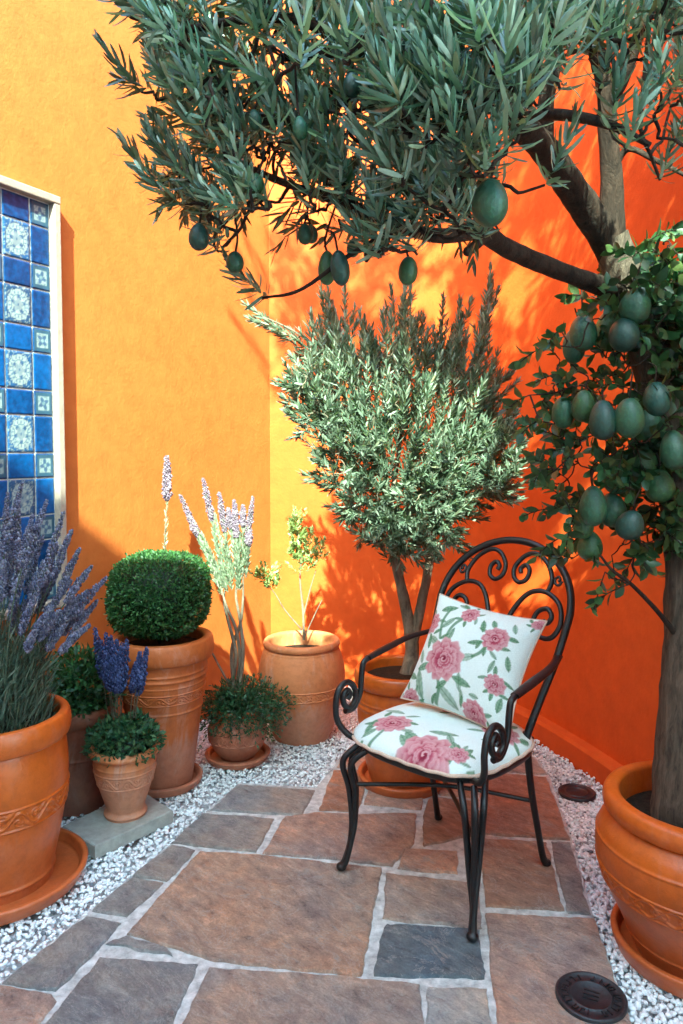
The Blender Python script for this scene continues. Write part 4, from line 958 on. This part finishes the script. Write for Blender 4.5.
for x0, y0, x1, y1, nn in [(350, 385, 326, 292, 12), (340, 372, 348, 320, 6), (398, 370, 404, 285, 12), (410, 360, 416, 312, 6), (452, 375, 462, 310, 9), (476, 370, 491, 288, 9), (436, 380, 440, 335, 6), (372, 380, 374, 335, 6), (320, 365, 262, 318, 9), (490, 400, 508, 372, 5)]:
    dz_ = random.uniform(-.1, .1); A_0, A_1 = P(x0, y0, D + dz_), P(x1, y1, D + dz_); ax = A_1 - A_0; L_ = np.linalg.norm(ax)
    for j in range(nn):
        t = j/nn*.82; p = A_0 + ax*t + rng.normal(0, .012, 3); spray(oc, p, ax/L_ + rng.normal(0, .28*(1-t*.6), 3), random.uniform(.06, .10), 24, .038, .0068, OP, (50, 20), .1, .0, w=OW)
    ob.tube([A_0, (A_0+A_1)/2, A_1], [.004, .003, .0015], 6); ob_b.append(A_0)
for px, py, dx, dz, ln in [(335, 360, -.1, 1, .26), (328, 345, -.12, 1, .22), (345, 340, .0, 1, .2), (402, 350, .05, 1, .26), (410, 340, 0, 1, .22), (396, 340, -.1, 1, .2), (365, 365, -.1, 1, .2), (440, 360, .05, 1, .24), (455, 350, .1, 1, .2), (470, 380, .35, 1, .22), (485, 340, .12, 1, .22), (488, 310, .05, 1, .16), (480, 330, .2, 1, .2), (300, 340, -.9, .35, .2), (285, 330, -.9, .3, .15), (270, 322, -.7, .5, .12), (320, 395, -.5, .7, .14), (490, 405, .7, .6, .14), (495, 450, .5, .5, .1), (500, 470, .3, .6, .1)]:
    p = P(px, py, D + random.uniform(-.08, .08)); spray(oc, p, np.array((dx, 0, dz)), ln, int(ln*330), .040, .0068, OP, (48, 22), .1, .0, w=OW); ob_b.append(p)
for cx, cy, r, nn in [(395, 535, 28, 34), (345, 470, 24, 26), (470, 480, 30, 30), (430, 500, 24, 24), (495, 455, 18, 18), (365, 510, 22, 22), (318, 415, 20, 20), (310, 385, 16, 14), (505, 480, 12, 10)]:
    for _ in range(nn):
        a = random.random()*6.28; q = r*math.sqrt(random.random()); p = P(cx + q*math.cos(a), cy + q*math.sin(a), D - .14 + random.uniform(-.1, .06)); dr = np.array((math.cos(a)*.5, -.35, .35 - .3*math.sin(a))) + rng.normal(0, .25, 3)
        spray(oc, p, dr, random.uniform(.06, .10), 26, .040, .0082, OP, (66, 20), .2, .0, w=OW, lift=.1); ob_b.append(p)
grow(ob, skel, ob_b, .0018, .02)
ob.build('trunk', M['obark'], ol); oc.build('crown', M['olive'], ol)

# ------------------------------------------------------------------ lavender, salvia, plume plant, box, jar sapling, green bush
def florets(mb, pts, n, r, pal, rad, tipr=.35):
    """rings of small florets along a curve"""
    q, _ = smooth_curve(np.array(pts), np.zeros(len(pts)), 10); L = len(q)-1
    o8 = np.array([(1, 0, 0), (-1, 0, 0), (0, 1, 0), (0, -1, 0), (0, 0, 1.3), (0, 0, -1.3)], float); f8 = np.array([(0, 2, 4), (2, 1, 4), (1, 3, 4), (3, 0, 4), (2, 0, 5), (1, 2, 5), (3, 1, 5), (0, 3, 5)])
    t = np.linspace(0, 1, n); base = np.stack([np.interp(t*L, np.arange(L+1), q[:, k]) for k in range(3)], 1)
    ph = np.arange(n)*2.39996; ax = unit(q[-1]-q[0]); a = unit(np.cross(ax, (0.3, 1, .1))); b = np.cross(ax, a)
    env = rad*(np.minimum(1, t*5+.45)*(1-(1-tipr)*t**2.5))*rng.uniform(.65, 1.2, n)*(1+.18*np.sin(t*n/6*2*PI/1.0))
    c = base + (np.cos(ph)*env)[:, None]*a + (np.sin(ph)*env)[:, None]*b
    s = r*rng.uniform(.7, 1.3, n)*(1-.4*t**3)
    V = c[:, None] + o8[None]*s[:, None, None]*rng.uniform(.7, 1.3, (n, 6, 1)); F = (np.arange(n)*6)[:, None, None] + f8[None]
    mb.add(V.reshape(-1, 3), F.reshape(-1, 3), np.repeat(mixcol(n, pal), 6, 0), False)
def needle_mass(mb, n, base_fn, dir_fn, L, Wd, pal, kind='narrow', curl=.1, w=None):
    o = np.array([base_fn() for _ in range(n)]); d = np.array([dir_fn(p) for p in o])
    leaves(mb, o, d, rng.normal(0, 1, (n, 3)), L*rng.uniform(.6, 1.3, n), Wd*rng.uniform(.7, 1.2, n), curl*rng.normal(0, 1, n), mixcol(n, pal, w), kind)

# big lavender
lv = empty('lavender_plant', C_LAV + (0, 0, .47), 'tall bushy lavender with violet blue spikes below the tile panel', 'lavender')
stem = MB(); LP = [(.13, .13, .22), (.18, .18, .29), (.27, .26, .38), (.08, .08, .14), (.22, .215, .25)]; GP = [(.06, .09, .06), (.09, .12, .085), (.045, .07, .05), (.11, .13, .10)]
tips = [(8, 492), (22, 483), (33, 515), (43, 535), (64, 512), (80, 548), (92, 566), (107, 577), (52, 560), (62, 590), (72, 580), (28, 560), (14, 540), (4, 560), (38, 590), (50, 610), (25, 600), (80, 595), (58, 545), (12, 590), (-10, 520), (-22, 500), (-35, 540), (-50, 530), (-70, 570), (-20, 560), (84, 610), (66, 625), (36, 630), (18, 520), (-5, 600), (-40, 590), (-60, 520), (-85, 590), (47, 500), (72, 530), (57, 575), (18, 500), (88, 590), (30, 545), (98, 600), (60, 610), (44, 560), (10, 515), (75, 600), (24, 575), (2, 540), (55, 630), (90, 625)]
for k, (px, py) in enumerate(tips):
    d = 2.1 + random.uniform(-.12, .12); tp = P(px, py, d); a = random.random()*6.28; r = random.random()*.09; bs = C_LAV + np.array((math.cos(a)*r, math.sin(a)*r, .46))
    bs = bs + (tp-bs)*np.array((.12, .12, 0)); m = bs + (tp-bs)*.5 + np.array((-(tp-bs)[0]*.12, random.uniform(-.015, .015), .02))
    stem.tube([bs, m, bs + (tp-bs)*.8 + (-(tp-bs)[0]*.05, 0, .008), tp], .0018, 5, sub=4, col=(.09, .12, .08)); ln = random.uniform(.34, .56)
    s = MB(); st = tp - (tp-m)*ln*1.25; florets(s, [st, (st+tp)/2 + (-(tp-bs)[0]*.01, 0, .003), tp], random.randint(130, 170), .0046, LP, .0092); s.build('flower_spike', M['petal'], lv)
    n = 26; t = rng.uniform(.05, .75, n)[:, None]; oo = bs + (m-bs)*t*1.3
    leaves(stem, oo, unit(m-bs)[None]*.7 + rng.normal(0, .5, (n, 3)), rng.normal(0, 1, (n, 3)), rng.uniform(.03, .06, n), np.full(n, .0042), rng.normal(0, .1, n), mixcol(n, GP))
def lb(): a = random.random()*6.28; r = math.sqrt(random.random())*.15; return C_LAV + np.array((math.cos(a)*r, math.sin(a)*r, .46 + random.random()**1.5*.24))
needle_mass(stem, 2600, lb, lambda p: (p - C_LAV)*np.array((2.2, 2.2, 0)) + (0, 0, .8) + rng.normal(0, .22, 3), .07, .0045, GP)
stem.build('foliage', M['olive'], lv)

# bushy ball helper: leaves on a lumpy shell
def shell(mb, c, R, n, L, Wd, pal, lump=.08, depth=.12, power=2.0, kind='small', seed=0, up=.2, zmin=-1):
    q = rng.normal(0, 1, (n, 3)); q = unit(q); q = q[q[:, 2] > zmin]; n = len(q)
    k = (np.sum(np.abs(q)**power, 1))**(-1/power)
    lum = 1 + lump*np.array([mnoise.noise(Vector(x)*2.2 + Vector((seed, 0, 0))) + .5*mnoise.noise(Vector(x)*6 + Vector((0, seed, 0))) for x in q])
    o = np.array(c) + q*(k*lum*(1 - depth*rng.random(n)**1.5))[:, None]*np.array(R)
    leaves(mb, o, q*.8 + rng.normal(0, .55, (n, 3)) + (0, 0, up), q + rng.normal(0, .5, (n, 3)), L*rng.uniform(.7, 1.3, n), Wd*rng.uniform(.7, 1.2, n), rng.normal(0, .15, n), mixcol(n, pal), kind)

bx_c = P(160, 594, 2.79); bx = empty('boxwood_ball', C_TALL + (0, 0, .5), 'clipped rounded boxwood ball growing in the tall pot', 'shrub')
b = MB(); XP = [(.025, .075, .022), (.045, .115, .03), (.07, .15, .04), (.018, .05, .016)]
shell(b, bx_c, (.180, .180, .152), 17000, .0125, .0075, XP, .05, .10, 2.9, seed=2)
core = MB()
for _ in range(70):
    q = unit(rng.normal(0, 1, 3)); q[2] = abs(q[2])*.9 - .1; kk = np.sum(np.abs(q)**2.9)**(-1/2.9); spray(b, np.array(bx_c) + q*kk*np.array((.172, .172, .144)), q*.6 + np.array((0, 0, .5)) + rng.normal(0, .3, 3), random.uniform(.015, .034), 9, .012, .0065, XP, (60, 30), .1, .2, 'small')

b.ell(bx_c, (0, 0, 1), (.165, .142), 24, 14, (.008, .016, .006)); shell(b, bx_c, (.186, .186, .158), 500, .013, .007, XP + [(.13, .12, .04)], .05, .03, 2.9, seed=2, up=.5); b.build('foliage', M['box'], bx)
core.tube([C_TALL + (0, 0, .49), bx_c - (0, 0, .08)], [.016, .013], 10); core.build('stem', M['bark'], bx)

gb = empty('green_bush', C_DARK + (0, 0, .36), 'low leafy green bush in the dark pot behind the lavender', 'shrub')
b = MB(); shell(b, C_DARK + (.02, 0, .43), (.135, .13, .13), 2600, .024, .013, [(.03, .08, .025), (.05, .12, .035), (.02, .05, .02)], .2, .6, 2, seed=5); b.build('foliage', M['box'], gb)
b = MB()
for _ in range(14): e = C_DARK + (.02, 0, .43) + rng.normal(0, .05, 3); b.tube([C_DARK + (0, 0, .34), (C_DARK + (0, 0, .34) + e)/2, e], .002, 5)
b.build('stem', M['bark'], gb)

# salvia
sv = empty('salvia_plant', C_URN + (0, 0, .22), 'low leafy salvia with bright blue flower spikes in the urn on the slab', 'salvia')
b = MB(); shell(b, C_URN + (0, 0, .255), (.118, .112, .075), 2600, .02, .011, [(.03, .085, .035), (.05, .12, .05), (.02, .055, .03), (.08, .15, .06)], .18, .5, 2.2, seed=8, zmin=-.55)
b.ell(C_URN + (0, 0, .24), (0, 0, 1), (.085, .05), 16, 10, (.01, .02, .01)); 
for px, py, px0 in [(95, 628, 108), (101, 640, 112), (106, 633, 113), (111, 636, 116), (117, 640, 118), (122, 643, 120), (127, 640, 121), (104, 652, 114), (113, 655, 118), (140, 652, 133), (147, 648, 135), (136, 662, 130), (143, 664, 134), (120, 652, 120)]:
    d = 2.47 + random.uniform(-.05, .05); tp = P(px, py, d); b0 = P(px0, 712, d); s = MB(); st = b0 + (tp-b0)*random.uniform(.33, .42); mid_ = (st+tp)/2
    florets(s, [st, mid_, tp], 95, .0058, [(.05, .065, .17), (.075, .095, .235), (.12, .145, .31), (.035, .042, .11)], .0125); s.build('flower_spike', M['petal'], sv)
    b.tube([b0 - (0, 0, .02), (b0+st)/2, st], .0016, 5, col=(.10, .09, .06))
b.build('foliage', M['box'], sv)

# trailing plant in the bulb pot + tall plume plant
tp_ = empty('trailing_plant', C_BULB + (0, 0, .2), 'spreading green plant spilling over the round bulb pot', 'plant')
b = MB(); TP = [(.03, .085, .035), (.05, .12, .05), (.02, .055, .03)]
for _ in range(130):
    a = random.random()*6.28; el = random.uniform(-.1, 1.1); dr = np.array((math.cos(a)*math.cos(el), math.sin(a)*math.cos(el), math.sin(el))); spray(b, C_BULB + (random.gauss(0, .03), random.gauss(0, .03), .215), dr, random.uniform(.13, .22), 28, .017, .0065, TP, (60, 35), .1, .2, 'small', droop=.35)
shell(b, C_BULB + (.04, -.03, .225), (.185, .15, .115), 3600, .016, .007, TP, .25, .6, 2, seed=4)
b.build('foliage', M['box'], tp_)
pp_ = empty('plume_plant', C_BULB + (0, 0, .2), 'tall pale plumed plant with twisted bare stems above the bulb pot', 'plant')
st = MB(); d0 = 3.03
stems = [[(236, 690), (240, 660), (236, 630), (226, 605), (222, 590)], [(240, 690), (243, 650), (240, 620), (236, 595), (238, 575)], [(234, 690), (232, 650), (240, 625), (243, 600), (243, 570)], [(231, 690), (236, 655), (228, 620), (224, 600), (226, 585)]]
sk = []
for s in stems:
    pts = [P(x, y, d0 + .02*math.sin(y*.07 + x)) for x, y in s]; st.tube(pts, [.009, .008, .0065, .005, .003], 8, sub=7, rough=.15); sk += list(smooth_curve(np.array(pts), np.zeros(5), 5)[0])
plumes = [((222, 590), (180, 495), .45, 0), ((224, 588), (186, 510), .3, 0), ((226, 585), (203, 478), .4, 1), ((232, 580), (219, 492), .45, 1), ((238, 575), (228, 508), .3, 0), ((243, 575), (243, 505), .3, 0), ((243, 570), (253, 497), .6, 1), ((240, 578), (235, 520), .3, 0), ((228, 585), (212, 530), .2, 0), ((236, 580), (224, 540), .2, 0), ((246, 578), (250, 530), .3, 0), ((222, 595), (193, 520), .2, 0), ((228, 592), (200, 530), .2, 0), ((232, 590), (214, 510), .2, 0), ((240, 590), (234, 500), .3, 0), ((238, 590), (240, 530), .2, 0)]
GPL = [(.20, .24, .165), (.27, .30, .225), (.16, .20, .125)]; LPL = [(.25, .19, .24), (.30, .24, .28), (.19, .14, .20)]
fo = MB()
def plume(a, b_, fl, lil, d):
    lil = lil or fl >= .3
    A, B = P(*a, d), P(*b_, d - .02); ax = B-A; ln = np.linalg.norm(ax); spray(fo, A, ax, ln*(1-fl*.45), int(ln*620), .030, .0068, GPL, (36, 18), .05, .0); st.tube([A, (A+B)/2, B], [.003, .0025, .0015], 5)
    if lil: s = MB(); florets(s, [A + ax*(1-fl), A + ax*(1-fl*.5), B], 150, .0050, LPL, .0115, .4); s.build('flower_spike', M['petal'], pp_)
for a, b_, fl, lil in plumes: plume(a, b_, fl, lil, d0)
A1, A2 = P(165, 552, d0), P(167, 500, d0)
st.tube([P(232, 690, d0), P(205, 640, d0+.05), P(175, 590, d0+.03), A1, A2], [.005, .004, .003, .0025, .002], 6, sub=6)
spray(fo, A1, A2-A1, np.linalg.norm(A2-A1), 55, .026, .0055, GPL, (40, 24), .05, 0); s = MB(); florets(s, [A2, P(167, 478, d0), P(167, 456, d0)], 150, .0066, LPL, .0155, .5); s.build('flower_spike', M['petal'], pp_)
st.build('stem', M['obark'], pp_); fo.build('foliage', M['olive'], pp_)

# sapling in the jar
sp = empty('jar_sapling', C_BAR + (0, 0, .38), 'thin pale yellow green sapling growing in the barrel shaped jar', 'plant')
st = MB(); fo = MB(); d1 = 3.34; YP = [(.24, .31, .11), (.32, .37, .17), (.17, .24, .08)]
def ss(pts, r): q = [P(x, y, d1) for x, y in pts]; st.tube(q, r, 7, sub=6); return q
ss([(304, 640), (303, 610), (300, 580), (301, 555), (297, 530)], [.006, .0055, .0045, .003, .002]); ss([(303, 618), (310, 590), (316, 570)], [.004, .003, .002]); ss([(302, 630), (285, 610), (276, 595), (268, 585)], [.004, .003, .0025, .002]); ss([(305, 636), (316, 612), (322, 600)], [.003, .0025, .002])
for _ in range(125):
    cx, cy, rx, ry = random.choice([(306, 552, 18, 16), (306, 552, 18, 16), (268, 582, 14, 8), (300, 560, 14, 14), (294, 530, 6, 14)]); a = random.random()*6.28; r = math.sqrt(random.random())
    p = P(cx + rx*r*math.cos(a), cy + ry*r*math.sin(a), d1 + random.uniform(-.06, .06)); spray(fo, p, np.array((random.gauss(0, .5), random.gauss(0, .5), .8)), random.uniform(.035, .07), 15, .022, .0085, YP, (60, 25), .1, .1)
st.build('stem', M['obark'], sp); fo.build('foliage', M['broad'], sp)

for o in bpy.data.objects:
    if '_o' in o: del o['_o']
